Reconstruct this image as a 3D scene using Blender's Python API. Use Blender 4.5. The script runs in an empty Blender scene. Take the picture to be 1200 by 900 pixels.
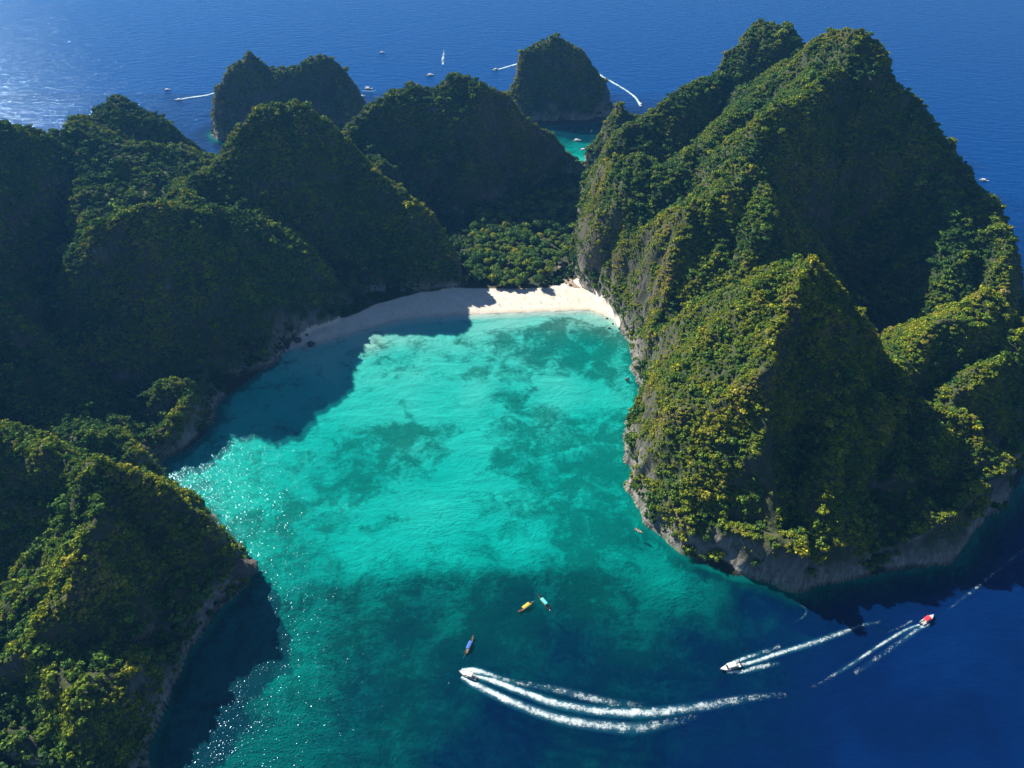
import bpy, bmesh, math, random
import numpy as np
from mathutils import Vector, Matrix

rng = np.random.default_rng(11)
random.seed(5)
scene = bpy.context.scene
col = scene.collection

# ------------------------------------------------------------------ camera
CAM_H = 390.0
PITCH = math.radians(40.0)
FPX = 857.0                       # focal length in pixels of the 1200 px wide photograph
cam_data = bpy.data.cameras.new('camera')
cam_data.sensor_width = 36.0
cam_data.lens = 36.0 * FPX / 1200.0
cam_data.clip_start = 1.0
cam_data.clip_end = 60000.0
cam = bpy.data.objects.new('camera', cam_data)
cam.location = (0, 0, CAM_H)
cam.rotation_euler = (math.pi / 2 - PITCH, 0, 0)
col.objects.link(cam)
scene.camera = cam

# ------------------------------------------------------------------ sky, sun, exposure
SUN_EL = math.radians(37.5)
SUN_AZ = math.atan2(-0.72, 0.69)
world = bpy.data.worlds.new('World')
scene.world = world
world.use_nodes = True
wn = world.node_tree
wn.nodes.clear()
sky = wn.nodes.new('ShaderNodeTexSky')
sky.sky_type = 'NISHITA'
sky.sun_disc = False
sky.sun_elevation = SUN_EL
sky.sun_rotation = SUN_AZ
sky.altitude = 0
sky.air_density = 1.0
sky.dust_density = 0.0
sky.ozone_density = 4.0
bg = wn.nodes.new('ShaderNodeBackground')
bg.inputs['Strength'].default_value = 0.05
wo = wn.nodes.new('ShaderNodeOutputWorld')
wn.links.new(sky.outputs['Color'], bg.inputs['Color'])
wn.links.new(bg.outputs[0], wo.inputs['Surface'])

sun_data = bpy.data.lights.new('sun', 'SUN')
sun_data.energy = 5.0
sun_data.angle = math.radians(0.5)
sun_data.color = (1.0, 0.93, 0.80)
sun = bpy.data.objects.new('sun', sun_data)
to_sun = Vector((math.sin(SUN_AZ) * math.cos(SUN_EL), math.cos(SUN_AZ) * math.cos(SUN_EL), math.sin(SUN_EL)))
sun.rotation_euler = (-to_sun).to_track_quat('-Z', 'Y').to_euler()
sun.location = (-400, 500, 900)
col.objects.link(sun)

vs = scene.view_settings
vs.view_transform = 'Standard'
vs.look = 'None'
vs.exposure = 1.0
vs.gamma = 1.0
vs.use_curve_mapping = False
scene.cycles.max_bounces = 6
scene.cycles.diffuse_bounces = 1
scene.cycles.glossy_bounces = 2
scene.cycles.transparent_max_bounces = 8
scene.cycles.volume_bounces = 0
scene.cycles.use_denoising = True
scene.cycles.caustics_reflective = False
scene.cycles.caustics_refractive = False

# ------------------------------------------------------------------ photo geometry helpers
CP, SP = math.cos(PITCH), math.sin(PITCH)

def ray(px, py):
    dx = (px - 600.0) / FPX
    dy = (450.0 - py) / FPX
    return dx, CP + dy * SP, -SP + dy * CP

def P(px, py, z=0.0):
    """point seen at a photo pixel, lying at height z"""
    a, b, c = ray(px, py)
    t = (z - CAM_H) / c
    return a * t, b * t

def Q(px, py, Y):
    """point seen at a photo pixel, lying at ground distance Y"""
    a, b, c = ray(px, py)
    t = Y / b
    return a * t, Y, CAM_H + c * t

# ------------------------------------------------------------------ numpy noise
def _h(ix, iy, iz, seed):
    n = (ix.astype(np.int64) * 374761393 + iy.astype(np.int64) * 668265263 + iz.astype(np.int64) * 2147483647 + seed * 1274126177) & 0xFFFFFFFF
    n = ((n ^ (n >> 13)) * 1274126177) & 0xFFFFFFFF
    n = (n ^ (n >> 16)) & 0xFFFFFF
    return n.astype(np.float32) / np.float32(0xFFFFFF) * 2 - 1

def noise2(x, y, seed=0):
    ix, iy = np.floor(x), np.floor(y)
    fx, fy = x - ix, y - iy
    ux, uy = fx * fx * (3 - 2 * fx), fy * fy * (3 - 2 * fy)
    z = np.zeros_like(ix)
    a, b = _h(ix, iy, z, seed), _h(ix + 1, iy, z, seed)
    c, d = _h(ix, iy + 1, z, seed), _h(ix + 1, iy + 1, z, seed)
    return (a * (1 - ux) + b * ux) * (1 - uy) + (c * (1 - ux) + d * ux) * uy

def noise3(x, y, z, seed=0):
    ix, iy, iz = np.floor(x), np.floor(y), np.floor(z)
    fx, fy, fz = x - ix, y - iy, z - iz
    ux, uy, uz = fx * fx * (3 - 2 * fx), fy * fy * (3 - 2 * fy), fz * fz * (3 - 2 * fz)
    def lay(k):
        a, b = _h(ix, iy, k, seed), _h(ix + 1, iy, k, seed)
        c, d = _h(ix, iy + 1, k, seed), _h(ix + 1, iy + 1, k, seed)
        return (a * (1 - ux) + b * ux) * (1 - uy) + (c * (1 - ux) + d * ux) * uy
    return lay(iz) * (1 - uz) + lay(iz + 1) * uz

def fbm2(x, y, s, octs, seed=0):
    t, a = 0, 1.0
    for k in range(octs):
        t = t + a * noise2(x / s + 17.3 * k, y / s - 9.1 * k, seed + k)
        s *= 0.5; a *= 0.5
    return t

# ------------------------------------------------------------------ node helpers
def new_mat(name):
    m = bpy.data.materials.new(name)
    m.use_nodes = True
    nt = m.node_tree
    nt.nodes.clear()
    out = nt.nodes.new('ShaderNodeOutputMaterial')
    return m, nt, out

def nd(nt, typ, **kw):
    n = nt.nodes.new(typ)
    for k, v in kw.items():
        if k.startswith('i_'):
            n.inputs[k[2:].replace('_', ' ')].default_value = v
        else:
            setattr(n, k, v)
    return n

def ramp(nt, src, stops, interp='LINEAR'):
    r = nt.nodes.new('ShaderNodeValToRGB')
    r.color_ramp.interpolation = interp
    el = r.color_ramp.elements
    while len(el) < len(stops):
        el.new(0.5)
    for e, (p, c) in zip(el, stops):
        e.position = p
        e.color = c if len(c) == 4 else (*c, 1)
    nt.links.new(src, r.inputs[0])
    return r.outputs[0]

def mixc(nt, f, a, b, blend='MIX'):
    m = nt.nodes.new('ShaderNodeMix')
    m.data_type = 'RGBA'
    m.blend_type = blend
    for sock, v in ((m.inputs[0], f), (m.inputs[6], a), (m.inputs[7], b)):
        if hasattr(v, 'is_linked'):
            nt.links.new(v, sock)
        else:
            sock.default_value = v if not isinstance(v, tuple) or len(v) == 4 else (*v, 1)
    return m.outputs[2]

def mth(nt, op, a, b=0.0, clamp=False):
    m = nt.nodes.new('ShaderNodeMath')
    m.operation = op
    m.use_clamp = clamp
    for sock, v in ((m.inputs[0], a), (m.inputs[1], b)):
        if hasattr(v, 'is_linked'):
            nt.links.new(v, sock)
        else:
            sock.default_value = v
    return m.outputs[0]

def noise_node(nt, vec, scale, detail=4, rough=0.55, dist=0.0):
    n = nt.nodes.new('ShaderNodeTexNoise')
    n.inputs['Scale'].default_value = scale
    n.inputs['Detail'].default_value = detail
    n.inputs['Roughness'].default_value = rough
    n.inputs['Distortion'].default_value = dist
    if vec is not None:
        nt.links.new(vec, n.inputs['Vector'])
    return n.outputs[0]

def mapping(nt, vec, scale=(1, 1, 1), rot=(0, 0, 0)):
    m = nt.nodes.new('ShaderNodeMapping')
    m.inputs['Scale'].default_value = scale
    m.inputs['Rotation'].default_value = rot
    nt.links.new(vec, m.inputs['Vector'])
    return m.outputs[0]

def plain(name, color, rough=0.5, metal=0.0, var=0.15, scale=3.0):
    """a paint-like procedural material with slight mottling"""
    m, nt, out = new_mat(name)
    b = nd(nt, 'ShaderNodeBsdfPrincipled')
    b.inputs['Roughness'].default_value = rough
    b.inputs['Metallic'].default_value = metal
    tc = nd(nt, 'ShaderNodeTexCoord')
    n = noise_node(nt, tc.outputs['Object'], scale, 3)
    lo = tuple(c * (1 - var) for c in color)
    hi = tuple(min(1, c * (1 + var)) for c in color)
    nt.links.new(ramp(nt, n, [(0.3, lo), (0.7, hi)]), b.inputs['Base Color'])
    nt.links.new(b.outputs[0], out.inputs[0])
    return m

# ------------------------------------------------------------------ mesh helpers
def mesh_np(name, verts, faces, mat=None, smooth=True):
    me = bpy.data.meshes.new(name)
    verts = np.asarray(verts, dtype=np.float32)
    faces = np.asarray(faces, dtype=np.int32)
    k = faces.shape[1]
    me.vertices.add(len(verts))
    me.vertices.foreach_set('co', verts.ravel())
    me.loops.add(faces.size)
    me.loops.foreach_set('vertex_index', faces.ravel())
    me.polygons.add(len(faces))
    me.polygons.foreach_set('loop_start', np.arange(0, faces.size, k, dtype=np.int32))
    me.polygons.foreach_set('use_smooth', np.full(len(faces), smooth))
    me.update(calc_edges=True)
    if mat:
        me.materials.append(mat)
    return me

def attr_np(me, name, vals):
    a = me.attributes.new(name, 'FLOAT', 'POINT')
    a.data.foreach_set('value', np.asarray(vals, dtype=np.float32))

def link(name, me, parent=None, loc=None, rz=0.0, scale=None):
    o = bpy.data.objects.new(name, me)
    col.objects.link(o)
    if parent:
        o.parent = parent
    if loc is not None:
        o.location = loc
    if rz:
        o.rotation_euler = (0, 0, rz)
    if scale is not None:
        o.scale = scale if isinstance(scale, tuple) else (scale,) * 3
    return o

def tag(o, label=None, cat=None, group=None, kind=None):
    if label: o['label'] = label
    if cat: o['category'] = cat
    if group: o['group'] = group
    if kind: o['kind'] = kind
    return o

def empty(name, loc, rz=0.0, scale=1.0):
    o = bpy.data.objects.new(name, None)
    o.empty_display_size = 1.0
    col.objects.link(o)
    o.location = loc
    o.rotation_euler = (0, 0, rz)
    o.scale = (scale,) * 3
    return o

def bm_mesh(name, bm, mat, smooth=False):
    me = bpy.data.meshes.new(name)
    bmesh.ops.recalc_face_normals(bm, faces=bm.faces)
    bm.to_mesh(me)
    bm.free()
    if smooth:
        me.polygons.foreach_set('use_smooth', np.full(len(me.polygons), True))
    if mat:
        me.materials.append(mat)
    return me

def bm_box(bm, x0, x1, y0, y1, z0, z1, bevel=0.0):
    r = bmesh.ops.create_cube(bm, size=1.0)
    vv = r['verts']
    bmesh.ops.scale(bm, vec=(x1 - x0, y1 - y0, z1 - z0), verts=vv)
    bmesh.ops.translate(bm, vec=((x0 + x1) / 2, (y0 + y1) / 2, (z0 + z1) / 2), verts=vv)
    if bevel:
        es = list({e for v in vv for e in v.link_edges})
        bmesh.ops.bevel(bm, geom=es, offset=bevel, segments=1, affect='EDGES')

def bm_tube(bm, a, b, ra, rb=None, n=8):
    rb = ra if rb is None else rb
    a, b = Vector(a), Vector(b)
    d = (b - a)
    q = d.to_track_quat('Z', 'Y').to_matrix()
    rings = []
    for p, r in ((a, ra), (b, rb)):
        rings.append([bm.verts.new(p + q @ Vector((math.cos(2 * math.pi * k / n) * r, math.sin(2 * math.pi * k / n) * r, 0))) for k in range(n)])
    for k in range(n):
        bm.faces.new((rings[0][k], rings[0][(k + 1) % n], rings[1][(k + 1) % n], rings[1][k]))
    bm.faces.new(rings[0][::-1])
    bm.faces.new(rings[1])

def bm_loft(bm, sections, close_ends=True, ring=True):
    rows = [[bm.verts.new(p) for p in s] for s in sections]
    n = len(rows[0])
    for r0, r1 in zip(rows, rows[1:]):
        for k in range(n if ring else n - 1):
            bm.faces.new((r0[k], r0[(k + 1) % n], r1[(k + 1) % n], r1[k]))
    if close_ends and ring:
        bm.faces.new(rows[0][::-1])
        bm.faces.new(rows[-1])

# ================================================================== THE TERRAIN
X0, X1, Y0, Y1 = -780.0, 600.0, 95.0, 1180.0
GS = 2.0
gx = np.arange(X0, X1 + GS, GS)
gy = np.arange(Y0, Y1 + GS, GS)
GX, GY = np.meshgrid(gx, gy)

coast_px = [(165, 905), (172, 870), (205, 800), (240, 740), (268, 705), (290, 683)]
coast = [P(*p) for p in coast_px]
coast += [(-172, 287), (-212, 328), (-246, 352)]
coast += [P(*p) for p in [(176, 540), (215, 527), (250, 497), (260, 470), (290, 445), (320, 424), (336, 408),
                          (352, 406), (380, 400), (410, 391), (470, 374), (510, 370), (550, 368), (600, 366), (650, 364), (690, 363), (722, 374),
                          (735, 400), (748, 455), (736, 510), (733, 575), (755, 610), (800, 645), (860, 672), (920, 690), (985, 680),
                          (1050, 665), (1110, 660), (1150, 620), (1180, 580)]]
coast += [(385, 380), (420, 430), (455, 490), (478, 560), (485, 620), (470, 680), (440, 740), (410, 800), (385, 870), (350, 930),
          (300, 950), (240, 930), (190, 880), (170, 920), (150, 955), (118, 950), (100, 920), (90, 896), (78, 905), (70, 925), (40, 930), (-30, 915),
          (-120, 915), (-200, 910), (-260, 890), (-330, 860), (-380, 850), (-450, 850), (-520, 845), (-620, 840), (-790, 800), (-900, 760), (-900, 60), (-185, 60)]
stack_w = [(-420, 1008), (-415, 1045), (-350, 1075), (-230, 1070), (-192, 1035), (-212, 985), (-320, 975), (-402, 985)]
stack_e = [(-18, 1065), (-4, 1120), (60, 1150), (134, 1130), (150, 1085), (112, 1048), (50, 1038)]

def poly_sd(poly, X, Y):
    """signed distance, positive inside"""
    n = len(poly)
    dmin = np.full(X.shape, 1e9)
    inside = np.zeros(X.shape, bool)
    for k in range(n):
        ax, ay = poly[k]
        bx, by = poly[(k + 1) % n]
        ex, ey = bx - ax, by - ay
        L = ex * ex + ey * ey + 1e-9
        t = np.clip(((X - ax) * ex + (Y - ay) * ey) / L, 0, 1)
        d = (X - ax - t * ex) ** 2 + (Y - ay - t * ey) ** 2
        dmin = np.minimum(dmin, d)
        c = (ay > Y) != (by > Y)
        xi = ax + (Y - ay) * ex / (ey if abs(ey) > 1e-9 else 1e-9)
        inside ^= c & (X < xi)
    return np.where(inside, 1, -1) * np.sqrt(dmin)

# ridge lines: hill id, [(px, py, ground distance)], slope left of travel, slope right of travel, crest radius
def shore_ridge(px, inward, h):
    w = [P(*p) for p in px]
    o = []
    for k, (x, y) in enumerate(w):
        a, b = w[max(k - 1, 0)], w[min(k + 1, len(w) - 1)]
        tx, ty = b[0] - a[0], b[1] - a[1]
        L = math.hypot(tx, ty)
        o.append((x - ty / L * inward, y + tx / L * inward, h[k] if isinstance(h, (list, tuple)) else h))
    return o

RIDGES = [
    (100, [(-430, 645, 150), (-450, 590, 185), (-460, 520, 204), (-450, 440, 204), (-436, 370, 170), (-425, 290, 110)], 2.1, 1.2, 10),  # tall ridge outside the view, put in to shade the amphitheatre
    (0, [(-60, 385, 430), (0, 430, 400), (40, 470, 375), (90, 505, 350), (128, 524, 346)], 1.2, 1.3, 8),
    (109, shore_ridge([(742, 592), (768, 622), (800, 645), (860, 672), (920, 690), (985, 680), (1045, 666)], 9, [16, 30, 20, 34, 36, 12, 10]), 0.35, 4.0, 2),
    (110, shore_ridge([(1045, 666), (1085, 664), (1112, 660), (1150, 620), (1180, 580), (1200, 548)], 8, [12, 26, 38, 30, 32, 18]), 0.3, 4.0, 2),
    (112, shore_ridge([(180, 538), (215, 527), (250, 497), (260, 470)], 8, [16, 22, 26, 24]), 0.8, 4.0, 2),
    # hills round the shaded amphitheatre (0) and the rolling plateau (1)
    (0, [(-60, 162, 632), (0, 155, 640), (40, 160, 650), (75, 152, 680)], 1.1, 2.0, 14),
    (0, [(75, 152, 680), (110, 128, 750), (140, 112, 800), (175, 133, 800), (205, 162, 800), (226, 185, 790)], 1.6, 1.5, 12),
    (1, [(75, 152, 680), (90, 215, 615), (98, 270, 545), (92, 298, 512)], 0.5, 2.8, 8),
    (1, [(92, 298, 512), (120, 264, 515), (160, 250, 520), (225, 238, 546), (262, 243, 558), (300, 255, 572), (330, 280, 582), (352, 305, 586)], 0.42, 2.0, 4),
    (1, [(105, 193, 665), (150, 195, 680), (175, 215, 665), (200, 222, 640)], 1.0, 1.3, 6),
    (1, [(160, 188, 700), (185, 200, 680), (212, 222, 625)], 1.0, 1.4, 6),
    # hill with the long falling ridge behind the shaded end of the beach (2)
    (2, [(225, 238, 546), (222, 218, 592), (245, 195, 630), (280, 150, 665), (310, 125, 680), (345, 118, 680), (370, 135, 680), (400, 165, 675), (440, 205, 665),
         (480, 230, 650), (510, 258, 640), (530, 290, 630), (546, 326, 616)], 1.5, 1.75, 8),
    (2, [(345, 118, 680), (352, 190, 658), (352, 245, 635)], 1.6, 1.6, 8),
    # flat topped hill with the dark cliff behind the grove (3)
    (3, [(390, 185, 740), (410, 150, 780), (430, 125, 800), (460, 108, 815), (495, 98, 820), (530, 88, 820), (575, 98, 820), (620, 108, 825), (648, 116, 830), (662, 145, 835), (668, 170, 840)], 1.7, 1.85, 10),
    (3, [(420, 150, 790), (445, 190, 745), (470, 235, 710)], 1.2, 1.2, 10),
    # stacks standing in the sea (4, 5), knoll at the inlet (6)
    (4, [(258, 100, 1010), (272, 75, 1020), (290, 62, 1025), (318, 76, 1025), (345, 78, 1020), (372, 64, 1025), (392, 60, 1025), (412, 80, 1020)], 2.6, 2.6, 10),
    (5, [(600, 95, 1085), (617, 58, 1095), (645, 42, 1100), (680, 58, 1100), (702, 86, 1095), (710, 112, 1085)], 2.4, 2.6, 12),
    (6, [(690, 190, 912), (700, 165, 915), (715, 135, 920), (727, 122, 925), (742, 128, 925), (760, 135, 900)], 2.0, 1.6, 8),
    # tall massif (7): skyline, ridge to the bay, spurs, wooded flank
    (7, [(848, 84, 880), (868, 45, 890), (895, 22, 890), (920, 28, 885), (945, 60, 850), (955, 60, 790)], 1.6, 1.5, 14),
    (7, [(945, 64, 780), (960, 45, 740), (985, 36, 715), (1005, 36, 700), (1030, 48, 690), (1045, 80, 680), (1075, 110, 670), (1110, 155, 655), (1130, 180, 645),
         (1142, 205, 630), (1165, 232, 600), (1173, 260, 570), (1180, 320, 530)], 2.2, 1.5, 9),
    (7, [(1110, 200, 625), (1120, 260, 575), (1125, 320, 530)], 1.3, 1.3, 12),
    (7, [(1000, 45, 700), (985, 75, 680), (950, 110, 650), (905, 140, 620), (880, 190, 590), (900, 240, 545), (886, 290, 515), (850, 340, 490), (825, 385, 472)], 2.0, 1.1, 8),
    (7, [(945, 62, 780), (900, 110, 720), (860, 150, 690), (820, 180, 660), (780, 192, 645), (750, 188, 650)], 1.2, 1.2, 22),
    (7, [(750, 188, 650), (715, 186, 680), (700, 190, 700), (715, 172, 725), (740, 150, 745), (775, 125, 770), (810, 105, 800), (835, 90, 840), (850, 82, 880)], 1.7, 1.1, 12),
    (7, [(750, 188, 650), (722, 192, 665), (700, 192, 672)], 2.2, 2.2, 10),
    # spur that drops into the bay (8)
    (8, [(880, 190, 590), (840, 222, 560), (805, 240, 550), (775, 285, 530), (745, 345, 518)], 1.5, 1.2, 10),
    (8, [(880, 195, 588), (835, 250, 550), (828, 300, 520), (800, 360, 500), (775, 410, 485), (760, 440, 475)], 1.1, 1.2, 14),
    # headland at the bay mouth (9)
    (9, [(945, 295, 418), (915, 370, 380), (897, 430, 355), (900, 500, 330), (905, 560, 310), (905, 625, 288)], 2.0, 1.2, 2),
    (9, [(945, 295, 418), (900, 320, 415), (860, 365, 412), (820, 405, 412), (785, 445, 410), (757, 482, 408)], 1.3, 1.9, 5),
    (9, [(930, 310, 412), (880, 400, 385), (840, 460, 375), (800, 520, 365), (768, 572, 355)], 1.1, 1.1, 12),
    (9, [(880, 430, 365), (850, 520, 335), (820, 600, 310)], 1.2, 1.2, 10),
    (9, [(945, 295, 418), (975, 330, 415), (1000, 365, 410), (1030, 410, 402), (1050, 432, 400)], 2.2, 1.5, 3),
    (9, [(985, 450, 370), (975, 540, 320), (965, 620, 290)], 1.3, 1.3, 10),
    (9, [(1050, 470, 375), (1060, 540, 335), (1050, 620, 300)], 1.2, 1.2, 10),
    # low knoll beyond the headland (10)
    (10, [(1050, 432, 400), (1090, 395, 420), (1130, 360, 445), (1165, 335, 465), (1195, 368, 455), (1235, 400, 440)], 1.7, 1.1, 6),
    (10, [(1050, 432, 400), (1085, 468, 375), (1130, 490, 362), (1165, 530, 348), (1178, 556, 343)], 1.0, 1.7, 5),
    (10, [(1240, 390, 430), (1195, 395, 425), (1150, 425, 400), (1130, 452, 388)], 1.7, 0.9, 5),
    (10, [(1105, 500, 352), (1100, 570, 322), (1095, 620, 305)], 1.3, 1.3, 8),
    # headland in the left foreground (11)
    (11, [(-140, 470, 330), (-60, 490, 318), (0, 505, 310), (30, 522, 302), (70, 538, 296), (110, 546, 290)], 1.6, 1.5, 6),
    (11, [(110, 546, 290), (160, 555, 287), (200, 572, 285), (232, 592, 284), (262, 630, 280)], 1.8, 2.3, 3),
    (11, [(110, 546, 290), (114, 600, 262), (100, 650, 240), (72, 700, 220), (45, 735, 206)], 2.0, 0.8, 3),
    (11, [(-60, 800, 200), (0, 776, 196), (30, 762, 195), (60, 778, 188), (85, 800, 180), (96, 835, 168)], 0.9, 2.6, 2),
    (11, [(-80, 830, 176), (0, 848, 172), (35, 865, 166), (62, 892, 158), (75, 920, 150)], 1.0, 2.4, 2),
    # wooded knoll at the water's edge (12)
    (12, [(165, 462, 428), (195, 450, 428), (225, 446, 430), (250, 452, 436)], 2.2, 2.0, 6),
]

warp1 = fbm2(GX, GY, 70, 3, 3)
warp2 = fbm2(GX, GY, 70, 3, 13)
warp3 = fbm2(GX, GY, 18, 2, 23)
warp4 = fbm2(GX, GY, 18, 2, 33)
WX = GX + 4.5 * warp1 + 2.2 * warp3
WY = GY + 4.5 * warp2 + 2.2 * warp4

slope_mod = 1.0 + 0.16 * fbm2(GX, GY, 45, 2, 43)
R = np.full(GX.shape, -50.0)
HILL = np.zeros(GX.shape, np.int32)
for hid, pts, sl, sr, rad in RIDGES:
    w = [Q(*p) if hid < 100 else p for p in pts]
    hid %= 100
    best = np.full(GX.shape, -1e3)
    for a, b in zip(w, w[1:]):
        ex, ey = b[0] - a[0], b[1] - a[1]
        L2 = ex * ex + ey * ey + 1e-9
        t = np.clip(((WX - a[0]) * ex + (WY - a[1]) * ey) / L2, 0, 1)
        qx, qy = WX - a[0] - t * ex, WY - a[1] - t * ey
        d = np.sqrt(qx * qx + qy * qy)
        side = (ex * qy - ey * qx) / math.sqrt(L2) / (d + 2.0)     # +1 left of travel
        s = (sl * (1 + side) + sr * (1 - side)) / 2
        z = a[2] + t * (b[2] - a[2]) - s * slope_mod * (np.sqrt(d * d + rad * rad) - rad)
        best = np.maximum(best, z)
    upd = best > R
    HILL[upd] = hid
    k = 5.0                                                          # smooth maximum
    hh = np.clip(0.5 + 0.5 * (best - R) / k, 0, 1)
    R = R * (1 - hh) + best * hh + k * hh * (1 - hh) * 0.6

# ribs and gullies worn into the slopes
rib1 = 1 - 2 * np.abs(noise2(WX / 34 + 3.7, WY / 34 - 8.1, 201)) ** 0.8
rib2 = 1 - 2 * np.abs(noise2(WX / 15 - 5.2, WY / 15 + 1.9, 202)) ** 0.8
R = R + np.clip((R - 6) / 25, 0, 1) * (5.0 * (rib1 - 0.45) + 2.6 * (rib2 - 0.45))

cw = 3.4 * fbm2(GX, GY, 26, 4, 53)
D_main = poly_sd(coast, GX, GY)
D_all = np.maximum(np.maximum(D_main, poly_sd(stack_w, GX, GY)), poly_sd(stack_e, GX, GY))

beach_px = [(350, 402), (380, 395), (410, 388), (470, 372), (550, 366), (650, 362), (700, 365), (722, 374)]
beach_w = [P(*p) for p in beach_px]
DB = np.full(GX.shape, 1e9)
for a, b in zip(beach_w, beach_w[1:]):
    ex, ey = b[0] - a[0], b[1] - a[1]
    t = np.clip(((GX - a[0]) * ex + (GY - a[1]) * ey) / (ex * ex + ey * ey), 0, 1)
    DB = np.minimum(DB, np.hypot(GX - a[0] - t * ex, GY - a[1] - t * ey))
near_beach = np.clip(1 - (DB - 12) / 20, 0, 1)
D = D_all + cw * (1 - near_beach)

wall = 1.5 + D * 3.4 * (1 + 0.25 * fbm2(GX, GY, 30, 2, 63))
k = 9.0
hh = np.clip(0.5 + 0.5 * (wall - R) / k, 0, 1)
cliff = wall * (1 - hh) + R * hh - k * hh * (1 - hh)
valley_px = [(722, 376, 0), (712, 358, 3), (697, 342, 4), (678, 330, 5), (668, 312, 5), (667, 285, 6), (671, 255, 7), (680, 225, 8), (690, 205, 8), (668, 202, 8), (640, 212, 8), (600, 234, 8),
             (565, 252, 8), (535, 262, 8), (500, 270, 8), (505, 285, 8), (535, 312, 6), (545, 336, 4), (520, 342, 3), (490, 346, 3), (440, 359, 3), (410, 373, 3), (380, 379, 3), (352, 394, 2), (338, 404, 0), (500, 420, 0)]
DV = poly_sd([P(*p) for p in valley_px], GX, GY) + 0.8 * cw
wall_v = 2.0 - DV * 3.2 * (1 + 0.25 * fbm2(GX, GY, 30, 2, 68))
hh = np.clip(0.5 + 0.5 * (wall_v - cliff) / k, 0, 1)
cliff = wall_v * (1 - hh) + cliff * hh - k * hh * (1 - hh)
floor = np.minimum(D * 0.075, 1.6 + 0.06 * np.maximum(D - 22, 0))
floor = np.minimum(floor, 9.0) + np.where(D > 30, 1.2 * fbm2(GX, GY, 25, 2, 73), 0) * np.clip((D - 30) / 20, 0, 1)
inland = np.maximum(cliff, floor)

# sea bed: depth control points (photo pixels, metres)
DEPTH_PTS = [(370, 415, .8), (430, 395, .5), (480, 385, .9), (540, 385, 1.2), (600, 378, 0.8), (650, 375, 0.8), (700, 375, .5), (715, 385, .8),
             (330, 470, 2.2), (250, 520, 2.6), (215, 560, 3.4), (300, 540, 3.0), (450, 430, 2.0), (550, 430, 2.0), (620, 400, 1.9), (690, 410, 2.6), (720, 440, 2.3),
             (500, 500, 1.9), (560, 500, 2.1), (640, 450, 2.0), (660, 455, 1.7), (690, 500, 2.6), (720, 520, 2.4), (500, 600, 2.4), (420, 560, 3.2), (600, 580, 2.7), (680, 570, 3.0),
             (720, 580, 4.0), (350, 620, 3.6), (300, 640, 4.2), (420, 650, 3.4), (520, 640, 3.0), (620, 640, 3.2), (690, 640, 5.0), (740, 640, 6.0),
             (330, 720, 7), (420, 720, 8), (520, 710, 9.0), (620, 710, 11), (700, 690, 8.0), (790, 680, 6.0), (840, 690, 9), (760, 720, 10),
             (350, 800, 7.5), (300, 870, 8), (450, 800, 11), (420, 880, 10), (560, 820, 15), (560, 890, 16), (680, 780, 13), (700, 880, 16), (820, 760, 16),
             (900, 720, 18), (950, 760, 24), (850, 860, 24), (1000, 700, 26), (1000, 880, 30), (1100, 800, 32), (1180, 700, 32), (1200, 600, 32), (1190, 880, 34),
             (230, 880, 10), (230, 780, 8), (290, 710, 7),
             (683, 172, 5), (684, 188, 2.0), (680, 160, 9), (640, 100, 50), (750, 100, 50), (760, 70, 60), (500, 60, 60), (300, 40, 60), (100, 60, 60), (20, 130, 56), (430, 110, 40), (220, 150, 40),
             (900, 10, 60), (1100, 60, 60), (1190, 200, 56), (1195, 330, 46)]
num = np.zeros(GX.shape); den = np.zeros(GX.shape)
for px, py, dv in DEPTH_PTS:
    x, y = P(px, py)
    wgt = 1.0 / ((GX - x) ** 2 + (GY - y) ** 2 + 260.0) ** 2
    num += wgt * dv; den += wgt
depth = num / den
depth = depth * (1 + 0.16 * fbm2(GX, GY, 30, 4, 83))
e = np.maximum(-D, 0)
shore = e * (0.06 * near_beach + 1.1 * (1 - near_beach)) + 0.05 + 1.0 * (1 - near_beach)
bed = -np.minimum(np.maximum(depth, 0.25), shore)
H = np.where(D > 0, inland, bed)
H = np.where((D > 0) & (near_beach > 0.5), np.maximum(np.minimum(cliff, 300), D * 0.075), H)

# coral, sea grass and dark bottom (1) against pale sand (0)
CORAL_PTS = [(450, 425, .35), (430, 440, .1), (520, 440, .25), (560, 425, .45), (600, 400, .55), (640, 395, .85), (690, 395, .8), (660, 415, .8), (620, 430, .7), (700, 430, .7), (660, 450, .0), (680, 462, .05),
             (640, 445, .15), (720, 430, .5), (500, 470, .0), (545, 470, .05), (600, 480, .6), (640, 500, .65), (690, 510, .6), (590, 530, .55), (560, 520, .05), (540, 560, .0), (510, 600, .0), (480, 620, .05),
             (600, 570, .4), (640, 560, .6), (700, 550, .75), (730, 550, .8), (660, 600, .7), (590, 620, .35), (560, 640, .25), (620, 645, .2), (700, 620, .8),
             (440, 530, .75), (470, 515, .8), (500, 520, .6), (420, 560, .7), (390, 580, .55), (360, 500, .2), (350, 560, .4), (430, 480, .05), (460, 590, .3), (420, 620, .35), (370, 640, .4), (340, 610, .7),
             (300, 560, .2), (260, 590, .3), (310, 640, .3), (450, 650, .3), (520, 680, .5), (420, 690, .55), (360, 700, .5), (330, 760, .4), (480, 740, .7), (600, 700, .8),
             (300, 850, .3), (400, 830, .5), (520, 820, .6), (790, 680, .1), (740, 650, .4), (680, 680, .8), (700, 760, .7), (850, 740, .6), (620, 372, 0), (560, 372, 0), (700, 372, 0), (480, 380, 0)]
num = np.zeros(GX.shape); den = np.zeros(GX.shape)
for px, py, dv in CORAL_PTS:
    x, y = P(px, py)
    wgt = 1.0 / ((GX - x + 7 * warp1) ** 2 + (GY - y + 7 * warp2) ** 2 + 60.0) ** 2
    num += wgt * dv; den += wgt
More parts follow.
